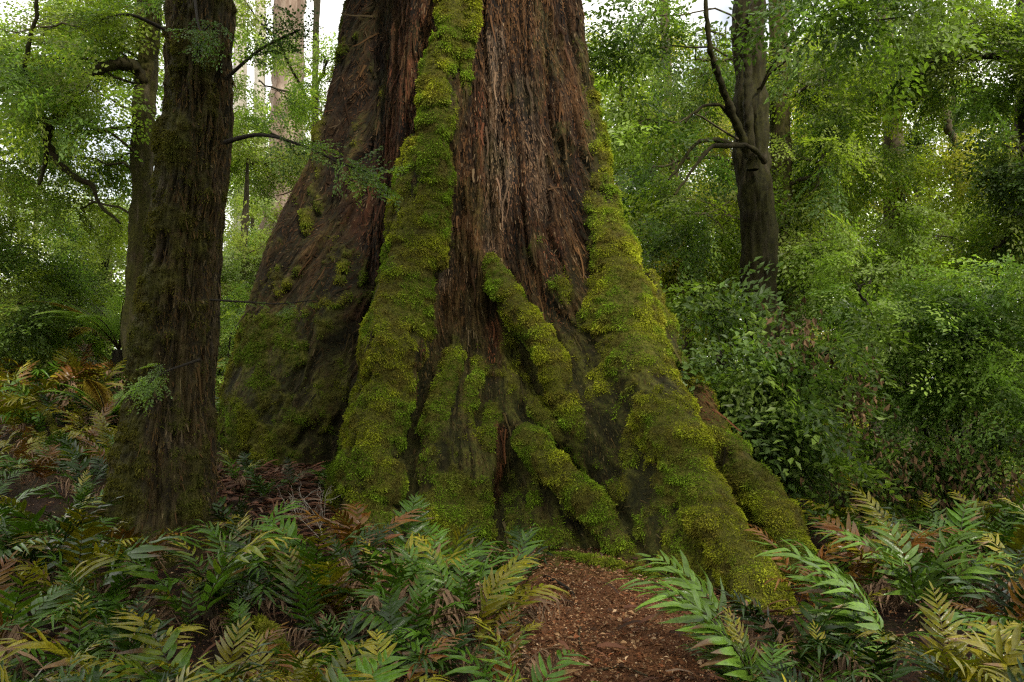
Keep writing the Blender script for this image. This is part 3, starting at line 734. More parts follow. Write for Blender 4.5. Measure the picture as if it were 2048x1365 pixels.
FI, BR = SPRAY_FINE, SPRAY_BROAD
# --- left side
tree('beech_tree', 'slim pale-brown trunk directly behind the near left trunk, with crooked side branch', 'tree',
     [(275, 900, 13, 24), (272, 600, 13, 22), (283, 400, 13, 20), (288, 250, 13, 21), (296, 100, 13, 20), (300, -60, 13, 22), (310, -350, 13, 16)],
     [px_blob(60, 60, 12.3, 130, 90), px_blob(150, 120, 13.4, 130, 110), px_blob(60, 240, 11.7, 60, 26), px_blob(190, 180, 12.0, 60, 34), px_blob(20, 150, 13, 90, 70), px_blob(230, 330, 14, 50, 30), px_blob(40, 330, 13.5, 130, 130), px_blob(330, -60, 12, 150, 120), px_blob(170, 420, 13.4, 70, 45), px_blob(210, 40, 13.8, 120, 110)], 'light', FI, 'dark_bark', 'leaf', 101,
     limbs=[[(290, 165, 12.9, 10), (265, 132, 12.7, 11), (225, 130, 12.5, 10), (175, 152, 12.3, 9), (145, 180, 12.2, 9), (115, 228, 12.1, 8), (92, 262, 12, 8), (106, 312, 12, 6), (138, 346, 12, 6), (178, 370, 12, 5), (205, 410, 12, 3), (245, 450, 12, 2)],
            [(120, 215, 12.2, 6), (150, 210, 12.3, 5), (170, 240, 12.3, 4)], [(278, 250, 12.8, 4), (200, 262, 12.5, 4), (120, 278, 12.3, 3)],
            [(95, 265, 12, 5), (82, 220, 12, 5), (58, 182, 11.8, 4), (54, 110, 11.7, 4), (72, 30, 11.6, 3.5), (85, -60, 11.6, 3)], [(100, 270, 12, 5), (90, 320, 12, 4), (80, 370, 12, 3)]], limb_r=0.025)
tree('beech_tree', 'leafy young tree at the far left edge with bright green crown', 'tree',
     [(-60, 900, 15, 18), (-40, 500, 15, 16), (-20, 100, 15, 14), (-10, -200, 15, 10)],
     [px_blob(20, 500, 14.5, 150, 220), px_blob(-60, 160, 14, 200, 260), px_blob(60, 620, 14, 110, 130), px_blob(170, -40, 15, 140, 140)], 'light', FI, 'thin_bark', 'leaf', 102)
tree('young_tree', 'pale green sapling thicket tree beyond the tree fern on the left', 'tree',
     [(190, 860, 17, 10), (195, 650, 17, 9), (215, 480, 17, 8), (235, 430, 17, 1.2)],
     [px_blob(180, 570, 17, 120, 230), px_blob(80, 680, 16.5, 110, 180), px_blob(230, 450, 18, 90, 120)], 'pale', FI, 'black_bark', 'leaf', 103, limbs=[[(150, 745, 15, 5), (125, 700, 15, 5), (105, 620, 15, 4)], [(0, 745, 15, 3), (60, 715, 15, 3), (110, 680, 15, 3), (130, 670, 15, 2)]])
tree('young_tree', 'pale leafy sapling seen between the near left trunk and the giant trunk', 'tree',
     [(470, 880, 17, 9), (475, 650, 17, 8), (490, 450, 17, 7), (496, 300, 17, 1.2)],
     [px_blob(490, 520, 16.5, 95, 210), px_blob(460, 700, 16, 80, 120), px_blob(530, 330, 18, 75, 120), px_blob(490, 620, 16.5, 70, 110)], 'pale', FI, 'thin_bark', 'leaf', 104)
tree('eucalyptus_tree', 'tall pale trunk with reddish bark far behind, between the two mossy trunks', 'tree',
     [(540, 900, 26, 48), (562, 520, 26, 40), (572, 250, 26, 32), (577, 0, 26, 29), (580, -400, 26, 24)], [], 'pale', FI, 'red_bark', 'leaf', 105)
tree('eucalyptus_tree', 'slender whitish trunk far behind, just right of the near left trunk', 'tree',
     [(484, 900, 34, 15), (482, 500, 34, 13), (480, 150, 34, 12), (482, -300, 34, 10)], [], 'pale', FI, 'pale_bark', 'leaf', 106)
tree('eucalyptus_tree', 'whitish trunk beside the reddish one, partly hidden by leaves', 'tree',
     [(516, 900, 38, 14), (518, 500, 38, 12), (520, 150, 38, 11), (524, -300, 38, 9)], [], 'pale', FI, 'pale_bark', 'leaf', 107)
tree('eucalyptus_tree', 'narrow pale trunk touching the right side of the reddish one', 'tree',
     [(605, 900, 36, 13), (600, 500, 36, 11), (598, 150, 36, 10), (596, -300, 36, 9)], [], 'pale', FI, 'pale_bark', 'leaf', 108)
tree('beech_tree', 'leafy tree filling the gap left of the giant trunk near the top', 'tree',
     [(655, 900, 20, 9), (640, 500, 20, 8), (630, 200, 20, 7), (640, -200, 20, 6)],
     [px_blob(530, 170, 17, 70, 45), px_blob(650, 120, 19, 60, 90), px_blob(500, 20, 15, 100, 60), px_blob(630, 330, 20, 60, 60), px_blob(500, 260, 17, 60, 70)], 'light', FI, 'thin_bark', 'leaf', 109)
# --- right side
T4 = tree('sassafras_tree', 'dark forked trunk standing right of the giant trunk with curved bare branches', 'tree',
     [(1560, 1010, 11.5, 42), (1540, 800, 11.5, 38), (1522, 600, 11.5, 33), (1514, 450, 11.5, 33), (1505, 300, 11.5, 31), (1500, 150, 11.5, 31), (1500, 0, 11.5, 31), (1500, -350, 11.5, 26)],
     [px_blob(1310, 30, 11, 90, 60), px_blob(1260, 110, 11.6, 50, 30), px_blob(1690, 20, 9.3, 110, 60), px_blob(1790, 30, 9.3, 100, 80), px_blob(1300, 240, 11, 70, 40)], 'glossy', BR, 'dark_bark', 'leaf_dark', 201,
     limbs=[[(1500, 320, 11.2, 8), (1478, 260, 11, 7), (1455, 200, 10.8, 7), (1430, 140, 10.6, 6), (1418, 80, 10.4, 5), (1410, -20, 10.3, 4)],
            [(1505, 340, 11.1, 11), (1499, 250, 11.1, 8), (1495, 160, 11.1, 8), (1496, 90, 11.05, 8), (1502, 30, 10.9, 8), (1535, -30, 10.8, 7)],
            [(1530, 325, 11.1, 5), (1500, 295, 10.9, 5), (1455, 292, 10.6, 5), (1420, 298, 10.4, 4), (1390, 330, 10.3, 3), (1350, 390, 10.2, 2)],
            [(1470, 290, 11, 5), (1420, 280, 10.7, 4), (1380, 300, 10.5, 3), (1340, 360, 10.4, 2)],
            [(1465, 240, 11, 4), (1440, 210, 10.8, 3), (1400, 215, 10.6, 3), (1370, 250, 10.5, 2)]], size=(0.5, 0.85), sides=60, limb_r=.018)
tree('sassafras_tree', 'mossy brown trunk close behind the dark forked trunk, its right neighbour', 'tree',
     [(1590, 1000, 13.5, 30), (1575, 700, 13.5, 26), (1562, 400, 13.5, 22), (1558, 150, 13.5, 20), (1555, -300, 13.5, 16)],
     [px_blob(1640, 330, 13, 130, 170), px_blob(1680, 480, 12.5, 120, 150), px_blob(1400, 430, 13, 110, 120), px_blob(1330, 330, 14, 90, 80), px_blob(1640, 160, 13, 110, 120), px_blob(1420, 120, 13.5, 90, 90)], 'mid', FI, 'dark_bark', 'leaf', 202)
tree('beech_tree', 'yellow-green leafy tree in the right background with mossy crooked limb', 'tree',
     [(1800, 960, 16, 26), (1795, 700, 16, 24), (1790, 450, 16, 22), (1785, 250, 16, 18), (1770, 0, 16, 16), (1770, -300, 16, 12)],
     [px_blob(1740, 330, 15.5, 110, 120), px_blob(1880, 480, 15, 120, 130), px_blob(1760, 560, 15, 120, 150), px_blob(1930, 330, 15.5, 90, 100), px_blob(1700, 180, 15.5, 90, 90)], 'yellow', FI, 'thin_bark', 'leaf', 203,
     limbs=[[(1792, 190, 15.6, 8), (1830, 182, 15.2, 10), (1860, 198, 15, 11), (1885, 220, 14.9, 11), (1900, 260, 14.9, 7), (1915, 300, 14.9, 3)]])
tree('beech_tree', 'leafy tree at the upper right corner with drooping grey-green sprays', 'tree',
     [(2080, 980, 13, 28), (2070, 600, 13, 24), (2060, 200, 13, 22), (2050, -250, 13, 18)],
     [px_blob(1990, 120, 12.5, 120, 170), px_blob(1880, 60, 12.5, 130, 150), px_blob(1760, 120, 14, 110, 110), px_blob(2040, 300, 12, 100, 150), px_blob(2030, 460, 12.5, 100, 150)], 'mid', FI, 'black_bark', 'leaf', 204,
     limbs=[[(2055, 420, 12.8, 9), (2030, 440, 12.5, 9), (2015, 470, 12.4, 7), (1990, 500, 12.3, 4)], [(2060, 100, 12.6, 6), (1960, 115, 12.3, 5), (1880, 120, 12.2, 4), (1840, 150, 12.1, 2)]])
tree('beech_tree', 'bright leafy tree just right of the giant trunk, behind the curved branches', 'tree',
     [(1390, 980, 18, 12), (1370, 600, 18, 11), (1340, 250, 18, 9), (1320, -200, 18, 7)],
     [px_blob(1290, 420, 17, 90, 170), px_blob(1360, 560, 16.5, 110, 230), px_blob(1250, 290, 18, 65, 90), px_blob(1400, 230, 17.5, 100, 130), px_blob(1450, 420, 16, 90, 130)], 'yellow', FI, 'thin_bark', 'leaf', 205)

# shrubs: several stems from the ground
def shrub(label, px, d, h_px, stems, blobs, pal, temps, leafmat, seed, group=None, size=(0.4, 0.7), dead=()):
    rng = np.random.default_rng(seed)
    b = at(px, 900, d); base = np.array([b[0], d, float(H(b[0], d))])
    root = thing('leafy_shrub', base, label, 'shrub', group)
    S = Acc(); tips = []
    for i in range(stems):
        top = np.asarray(blobs[i % len(blobs)][0]) + rng.normal(0, .12, 3)
        c = catmull([base + rng.normal(0, .12, 3) * [1, 1, 0] - [0, 0, .1], (base + top) / 2 + rng.normal(0, .2, 3) + [0, 0, .15], top], 14)
        v, f, bk, _ = tube(c, np.linspace(0.035, 0.008, 14), 7); S.add(v - base, f, bk=bk); tips.append(c)
    T = np.concatenate(tips)
    Lf, Bf = foliage(blobs, pal, temps, rng, lambda c: T[np.argmin(np.linalg.norm(T - c, axis=1) + (T[:, 2] > c[2]) * .5)], size, 0.02)
    for acc in (Lf, *Bf): acc.V = [v - base for v in acc.V]
    obj('stems', S.mesh('shrub_stems', M['black_bark']), root)
    for b_ in Bf: obj('limb', b_.mesh('shrub_limb', M['black_bark']), root)
    obj('leaves', Lf.mesh('shrub_leaves', M[leafmat], False), root)
    for (p, r, n) in dead:
        P = p + rng.normal(0, 1, (n, 3)) * r
        D = norm(np.column_stack([rng.normal(0, .4, n), rng.normal(0, .4, n), -np.ones(n)])); U = norm(rng.normal(0, 1, (n, 3)))
        L = rng.uniform(.05, .12, n); v, f = leaf_cards(P, D, U, L, L * .25, .8)
        c = np.array([0.14, 0.085, 0.042]) * rng.uniform(.5, 1.5, (n, 1))
        o = obj('dead_leaves', make_mesh('dead_leaves', v - base, f, M['litter'], {'col': np.repeat(c, 4, 0)}, False), root)
        o['label'] = 'withered tan leaves hanging in a cluster'
    return root
shrub('large glossy dark green shrub beside the right-hand mossy buttress', 1530, 9.3, 400, 7,
      [px_blob(1450, 700, 9.2, 80, 65), px_blob(1560, 790, 9.0, 100, 90), px_blob(1490, 860, 9.3, 80, 70), px_blob(1600, 900, 9.1, 80, 50), px_blob(1540, 980, 9.2, 60, 34), px_blob(1420, 610, 10, 70, 50), px_blob(1640, 710, 9.3, 80, 50)], 'glossy', BR, 'leaf_dark', 301, size=(.55, .95),
      dead=[(at(1605, 690, 8.9), np.array([.18, .1, .2]), 130), (at(1715, 790, 9.1), np.array([.14, .1, .28]), 160)])
shrub('broad green shrub at the right edge with pale shiny leaves', 1930, 9.8, 400, 7,
      [px_blob(1900, 620, 9.6, 120, 130), px_blob(1800, 650, 10.2, 90, 80), px_blob(1990, 740, 9.3, 110, 110), px_blob(1860, 770, 9.8, 100, 80), px_blob(2050, 600, 9.6, 90, 70), px_blob(1730, 570, 10.6, 80, 60), px_blob(1990, 880, 9.4, 70, 45), px_blob(1880, 930, 9.2, 60, 30)], 'glossy', FI, 'leaf_dark', 302, size=(.5, .85))
shrub('sparse twiggy shrub behind the right ferns, low and brownish green', 1780, 11.5, 300, 6,
      [px_blob(1750, 830, 11.3, 100, 70), px_blob(1850, 900, 11, 90, 60), px_blob(1700, 930, 10, 80, 60), px_blob(1780, 990, 9.6, 60, 40), px_blob(1950, 970, 9.6, 80, 45)], 'mid', FI, 'leaf', 303,
      dead=[(at(1960, 960, 9), np.array([.7, .3, .24]), 500), (at(1760, 960, 9.5), np.array([.6, .3, .2]), 420)])
shrub('rounded bright green shrub behind the rusty ferns at far left', 60, 16, 300, 5,
      [px_blob(50, 720, 15.5, 110, 190), px_blob(150, 760, 15, 70, 80), px_blob(-30, 640, 16, 110, 150)], 'mid', FI, 'leaf', 304)
shrub('light green bush low in the gap between the near left trunk and the giant', 455, 13.5, 300, 4,
      [px_blob(450, 760, 13.5, 55, 70), px_blob(470, 640, 14, 60, 70)], 'light', FI, 'leaf', 305)

# far background: a few tree kinds copied into rows
def far_proto(seed, pal, bark):
    rng = np.random.default_rng(seed)
    name = 'forest_tree'
    root = thing(name, (0, 0, 0), 'x', 'tree', 'trees of the far background')
    C = catmull([[0, 0, -.3, .22], [.1, .1, 4, .18], [0, -.1, 9, .14], [.2, 0, 13.2, .015]], 40)
    V, F, bk, N = tube(C[:, :3], C[:, 3], 12)
    blobs = []
    for i in range(13):
        a = rng.uniform(0, 2 * np.pi); z = 1.2 + i * 1.0; r = rng.uniform(.6, 1.9)
        blobs.append((np.array([math.cos(a) * r, math.sin(a) * r, z]), (1.25, 1.25, .7), int(np.interp(z, [1, 6, 13], [60, 42, 22]))))
    A, Bs = foliage(blobs, pal, FI, rng, lambda c: C[np.argmin(np.abs(C[:, 2] - c[2] + .5)), :3], (.8, 1.4), 0.05)
    B = Acc(); B.add(V, F, bk=bk)
    for b_ in Bs:
        B.add(np.concatenate(b_.V), np.concatenate(b_.F4), bk=np.concatenate(b_.A['bk']))
    obj('trunk', B.mesh('forest_trunk', M[bark]), root); obj('crown', A.mesh('forest_crown', M['leaf'], False), root)
    return root
protos = [far_proto(401, 'pale', 'thin_bark'), far_proto(402, 'light', 'thin_bark'), far_proto(403, 'yellow', 'thin_bark'), far_proto(404, 'mid', 'black_bark')]
FAR = [  # px, depth, proto, scale, label
    (-120, 21, 1, .85, 'bushy light green tree outermost at the far left of the background'),
    (60, 24, 0, .55, 'pale green background tree behind the crooked branch, left of its bend'),
    (215, 27, 0, .5, 'pale background tree seen under the crooked branch beside the slim trunk'),
    (420, 24, 0, .6, 'hazy green background tree hidden mostly by the near left trunk'),
    (500, 29, 1, .6, 'hazy background tree among the whitish trunks'),
    (640, 27, 1, .75, 'background tree peeping out at the giant trunk\'s upper left side'),
    (1240, 22, 2, .85, 'yellow-green background tree hugging the giant trunk\'s right outline'),
    (1330, 27, 1, 1.0, 'light green background tree seen through the curved bare branches'),
    (1450, 21, 3, .85, 'mid green background tree just left of the dark forked trunk'),
    (1610, 20, 2, .85, 'yellow-green background tree right of the mossy brown trunk'),
    (1700, 25, 1, 1.0, 'light green background tree with bright sky gaps around its top'),
    (1840, 23, 3, .75, 'mid green background tree below the mossy crooked limb'),
    (1930, 27, 2, 1.0, 'yellow-green background tree behind the right-hand broad shrub'),
    (2060, 21, 3, .9, 'dense background tree at the far right edge'),
]
first = {}
for (px, d, k, s, lab) in FAR:
    b = at(px, 800, d); loc = (b[0], d, float(H(b[0], d)))
    rz = random.uniform(0, 6.28)
    if k not in first:
        first[k] = protos[k]; o = protos[k]; o.location = loc; o.rotation_euler = (0, 0, rz); o.scale = (s,) * 3; o['label'] = lab
    else: dup(protos[k], loc, rz, s, lab)

def far_wood():
    rng = np.random.default_rng(77); A = Acc()
    n = 6500
    d = rng.uniform(33, 62, n); px = rng.uniform(-500, 2550, n)
    z = rng.random(n) ** 1.3 * 17
    X = np.stack([(px - 1024) / FPX * d, d, z], -1)
    keep = fbm(X * np.array([.22, .22, .3]), 5, 3) > np.interp(z, [0, 3, 9, 17], [.30, .44, .55, .62])
    X = X[keep]; n = len(X)
    pal = np.array(PAL['pale'] + PAL['light'])  # pale mix stands in for haze over the distant leaves
    cols = pal[rng.integers(0, len(pal), n)] * rng.uniform(.7, 1.3, (n, 1))
    place_sprays(A, FI, X, np.column_stack([rng.normal(0, 1, (n, 2)), rng.normal(-.1, .2, n)]), rng.uniform(2.0, 3.6, n), rng, cols, .6)
    for i in range(40):
        dd = rng.uniform(32, 60); xx = (rng.uniform(-300, 2350) - 1024) / FPX * dd
    o = obj('distant_wood', A.mesh('distant_wood', M['leaf'], False)); tag(o, 'hazy pale green wood filling the far distance behind all the trees', 'wood', kind='stuff')
far_wood()

# branch parts of the near left trunk: low dark sprays reaching over the giant trunk
def left_sprays():
    rng = np.random.default_rng(88); base = np.array(LEFT.location)
    for pts, n, sz, pal in (([(450, 285, 6.8, 5), (520, 270, 6.6, 4), (600, 290, 6.4, 3), (690, 330, 6.3, 2), (740, 345, 6.3, 1.5)], 26, (.22, .42), 'glossy'),
                       ([(450, 160, 6.9, 4), (520, 100, 6.8, 3), (600, 60, 6.8, 2)], 20, (.22, .4), 'dark'),
                       ([(420, 600, 6.6, 2.5), (500, 605, 6.5, 2), (560, 608, 6.4, 1.5), (630, 600, 6.4, 1)], 8, (.10, .2), 'glossy'),
                       ([(400, 720, 6.4, 3), (330, 745, 6.2, 2), (290, 775, 6.1, 1.5)], 16, (.16, .3), 'glossy'),
                       ([(330, 60, 6.6, 4), (260, 30, 6.4, 3), (200, 40, 6.3, 2)], 14, (.25, .4), 'mid'),
                       ([(390, 0, 6.5, 3), (400, 60, 6.3, 2), (420, 50, 6.2, 1.5)], 10, (.2, .34), 'dark')):
        C = catmull(np.array([[*at(a, b, d), r * d / FPX] for a, b, d, r in pts]), 24)
        v, f, bk, _ = tube(C[:, :3], C[:, 3], 6)
        br = obj('branch', make_mesh('low_branch', v - base, f, M['black_bark'], {'bk': bk}), LEFT)
        A = Acc(); i = rng.integers(7, 24, n); P = C[i, :3] + rng.normal(0, .04, (n, 3))
        dirn = norm(C[-1, :3] - C[0, :3]); X = dirn + rng.normal(0, .55, (n, 3)) * [1, 1, .5] + [0, 0, -.1]
        pl = np.array(PAL[pal]); cols = pl[rng.integers(0, 3, n)] * rng.uniform(.7, 1.4, (n, 1))
        place_sprays(A, FI, P, X, rng.uniform(*sz, n), rng, cols, .35)
        A.V = [q - base for q in A.V]
        obj('leaves', A.mesh('low_leaves', M['leaf_dark'], False), br)
left_sprays()
def left_crown():
    rng = np.random.default_rng(87); base = np.array(LEFT.location)
    A, Bs = foliage([(np.array([-3.3, 9.6, 8.7]), (1.7, 1.5, .8), 120), (np.array([-4.3, 8.6, 9.2]), (1.6, 1.5, .8), 100), (np.array([-2.4, 8.6, 9.6]), (1.4, 1.2, .7), 70)], 'mid', FI, rng, lambda c: np.array([-2.76, 7.05, 5.6]), (.8, 1.3), .06)
    for a in (A, *Bs): a.V = [v - base for v in a.V]
    obj('crown', A.mesh('left_crown', M['leaf'], False), LEFT)  # unseen crown above the frame, added to shade the giant's left flank
    for b_ in Bs: obj('limb', b_.mesh('left_limb', M['thin_bark']), LEFT)
left_crown()
def near_wood():  # unseen wood behind the viewer, with a canopy added for shade
    rng = np.random.default_rng(78); A = Acc(); n = 2600
    az = np.radians(rng.uniform(105, 255, n)); d = rng.uniform(12, 19, n); z = rng.random(n) ** 1.2 * 8.0
    X = np.stack([np.sin(az) * d, np.cos(az) * d, z], -1)
    X = X[fbm(X * .3, 6, 3) > np.interp(X[:, 2], [0, 5, 10], [.3, .42, .52])]; n = len(X)
    sz = rng.uniform(1.8, 3.0, n)
    m = 4500; Y = np.column_stack([rng.uniform(-5, 10, m), rng.uniform(-7, 3.2, m), rng.uniform(7.6, 11.5, m)])  # overhead canopy sprays, added to shade the trunk and ferns
    sd = np.array([math.sin(SUN_AZ) * math.cos(SUN_EL), math.cos(SUN_AZ) * math.cos(SUN_EL), math.sin(SUN_EL)])
    T = Y - sd * ((Y[:, 1] - 8.4) / sd[1])[:, None]
    dens = np.full(m, .34); dens[(T[:, 0] < -1.25) | (T[:, 2] < .6)] = .7  # leaf density shaped along the sun direction to place shade and sun patches
    dens[(T[:, 2] > 1.2) & (((T[:, 0] > -1.1) & (T[:, 0] < -.45)) | ((T[:, 0] > .9) & (T[:, 0] < 2.6)))] = .03
    dens[(T[:, 2] < -.4) & (T[:, 0] > -3.2)] = .10; dens[T[:, 2] > 6.5] = .3; dens[(T[:, 0] < -1.15) & (T[:, 2] > .3)] = 1.0
    Y = Y[rng.random(m) < dens * np.where(fbm(Y * .8, 13, 2) > .45, 1.2, .6)]
    X = np.concatenate([X, Y]); sz = np.concatenate([sz, rng.uniform(.9, 1.4, len(Y))]); n = len(X)
    pal = np.array(PAL['mid']); cols = pal[rng.integers(0, 3, n)] * rng.uniform(.7, 1.3, (n, 1))
    place_sprays(A, FI, X, np.column_stack([rng.normal(0, 1, (n, 2)), rng.normal(-.1, .2, n)]), sz, rng, cols, .6)
    tag(obj('unseen_shade_wood', A.mesh('unseen_shade_wood', M['leaf'], False)), 'green wood closing the clearing on the viewer\'s side', 'wood', kind='stuff')
near_wood()

# ------------------------------------------------------------------ ferns
def frond_mesh(rng, kind, npair=16, length=1.0, arch=1.0, plen=0.17, pw=0.17, a0=8):
    A = Acc()
    n = 26; t = np.linspace(0, 1, n)
    ang = R(a0) + arch * R(75) * t ** 1.6
    if kind == 'dead': ang = R(a0 + 8) + R(125) * t ** 1.8
    ds = length / (n - 1)
    Y = np.concatenate([[0], np.cumsum(np.sin(ang[:-1]) * ds)]); Z = np.concatenate([[0], np.cumsum(np.cos(ang[:-1]) * ds)])
    Xw = 0.05 * length * rng.normal() * t ** 2
    C = np.stack([Xw, Y, Z], -1)
    rc = {'rust': (0.16, 0.06, 0.02), 'dead': (0.15, 0.095, 0.055), 'yellow': (0.14, 0.10, 0.02)}.get(kind, (0.035, 0.03, 0.012))
    v, f, _, _ = tube(C, np.linspace(0.0042, 0.0012, n) * 1.2, 5)
    A.add(v, f, col=np.tile(np.array(rc), (len(v), 1)))
    T = norm(np.gradient(C, axis=0)); S = np.array([1.0, 0, 0])
    s0 = 0.24
    g_dark = np.array([0.021, 0.047, 0.006]); g_mid = np.array([0.056, 0.122, 0.009]); yel = np.array([0.22, 0.185, 0.010]); rust = np.array([0.155, 0.055, 0.012]); dead = np.array([0.26, 0.165, 0.10])
    m = 7; u = np.linspace(0, 1, m)
    for i in range(npair * 2 + 1):
        term = i == npair * 2
        s = 1.0 if term else (i // 2 + 0.5 * (i % 2) * 0.3) / npair
        tt = s0 + (1 - s0) * min(s, 0.995)
        k = min(tt * (n - 1), n - 1.001); j = int(k); fr = k - j
        o = C[j] * (1 - fr) + C[j + 1] * fr; Tn = norm(T[j] * (1 - fr) + T[j + 1] * fr)
        Nn = norm(np.cross(S, Tn))
        if Nn[2] < 0 and abs(Nn[2]) > 0.9: Nn = -Nn
        sg = 1 if i % 2 else -1
        if not term and rng.random() < .05: continue
        l = plen * min(1, 0.66 + s * 2.2) * (1 - 0.74 * s ** 3.6) * rng.uniform(0.85, 1.12)
        al = R(66 - 30 * s) * rng.uniform(.92, 1.08)
        if term: d = Tn; l = plen * .45
        else: d = norm(S * sg * math.sin(al) + Tn * math.cos(al) + Nn * rng.normal(.12, .1))
        if kind == 'dead': d = norm(d + np.array([0, 0, -.9]) + rng.normal(0, .3, 3))
        w = l * pw * (1.0 if kind != 'dead' else .8) * rng.uniform(.9, 1.1)
        side = norm(np.cross(d, Nn) + Nn * rng.normal(0, .16)); up = np.cross(side, d)
        if up @ Nn < 0: up = -up
        prof = np.sin(np.pi * np.clip(u * .94 + .05, 0, 1) ** 0.72) ** 0.75; prof[-1] = 0.02; prof[0] = max(prof[0], .25)
        bend = -0.28 * u ** 2 * (1 if kind != 'dead' else 2.5) * rng.uniform(.2, 2.7)
        wave = 0.022 * np.sin(u * 9 + rng.uniform(0, 6))
        mid = o + d * (l * u)[:, None] + up * (l * (bend + wave))[:, None] + Tn * (l * 0.12 * u ** 2)[:, None]
        fold = 0.35 if kind != 'dead' else 1.2
        a = mid + side * (w * prof)[:, None] + up * (w * prof * fold * rng.uniform(.5, 1.3))[:, None]
        b = mid - side * (w * prof)[:, None] + up * (w * prof * fold * rng.uniform(.5, 1.3))[:, None]
        vv = np.stack([a, mid, b], 1).reshape(-1, 3)
        id_ = np.arange(m * 3).reshape(m, 3)
        ff = np.concatenate([np.stack([id_[:-1, c], id_[1:, c], id_[1:, c + 1], id_[:-1, c + 1]], -1) for c in (0, 1)])
        if kind == 'dark': c = g_dark
        elif kind == 'green': c = g_mid
        elif kind == 'fresh': c = np.array([.105, .190, .022])
        elif kind == 'tipped': q = sstep(.3, .95, s + rng.normal(0, .12)); c = g_mid * (1 - q) + yel * q
        elif kind == 'yellow': q = rng.uniform(.5, 1); c = g_mid * (1 - q) + yel * q
        elif kind == 'rust': q = rng.uniform(.55, 1); c = yel * .6 * (1 - q) + rust * q
        else: c = dead * rng.uniform(.55, 1.25)
        c = c * rng.uniform(.75, 1.3)
        cc = np.tile(c, (m * 3, 1))
        if kind in ('tipped', 'green', 'yellow'):
            e = (u ** 3 * .3)[:, None] * (1.0 if kind != 'green' else .25); cc = (cc.reshape(m, 3, 3) * (1 - e[:, :, None]) + (yel * .9) * e[:, :, None]).reshape(-1, 3)
        cc.reshape(m, 3, 3)[:, 1] *= 0.8
        if kind != 'dead' and rng.random() < .13: cc.reshape(m, 3, 3)[int(rng.integers(3, 6)):] = np.array([.13, .075, .03]) * rng.uniform(.6, 1.3)
        A.add(vv, ff, col=cc)
    return A.mesh(kind + '_frond', M['fern'] if kind != 'dead' else M['litter'])

FR = np.random.default_rng(900)
FROND = {k: [frond_mesh(FR, k, int(FR.integers(11, 16)), 1.0, FR.uniform(.45, 1.5) if k != 'fresh' else FR.uniform(.85, 1.15), FR.uniform(.20, .28), FR.uniform(.075, .098), FR.uniform(2, 18)) for _ in range(n)]
         for k, n in (('dark', 12), ('green', 12), ('tipped', 9), ('yellow', 7), ('rust', 6), ('dead', 8), ('fresh', 4))}
FERNS = []
def fern(x, y, kind, scale, rng, nf=None, deadn=0, lean=None, label=None, yaw=None, zone=None):
    z = float(H(x, y))
    root = thing('fern', (x, y, z), label or 'x', 'fern', None)
    nf = nf or int(rng.integers(3, 7))
    a0 = rng.uniform(0, 6.28)
    for i in range(nf):
        kk = kind
        if label is None and rng.random() < .25: kk = {'dark': 'green', 'green': 'tipped', 'tipped': 'green', 'yellow': 'tipped', 'rust': 'yellow'}[kind]
        if yaw is not None: az = yaw + rng.normal(0, .35)
        else: az = a0 + i * 2.4 + rng.normal(0, .3)
        me = FROND[kk][int(rng.integers(len(FROND[kk])))]
        s = scale * rng.uniform(.6, 1.2)
        obj('frond', me, root, (rng.normal(0, .025), rng.normal(0, .025), -.02), (R(rng.uniform(-20, 2)), R(rng.normal(0, 6)), az), s)
    for i in range(deadn):
        me = FROND['dead'][int(rng.integers(len(FROND['dead'])))]
        o = obj('withered_frond', me, root, (0, 0, -.01), (R(rng.uniform(-15, 0)), 0, rng.uniform(0, 6.28)), scale * rng.uniform(.75, 1.15))
        o['label'] = 'curled withered brown frond'
    FERNS.append([root, x, y, z, kind, label, zone, deadn, scale])
    return root

frng = np.random.default_rng(1234)
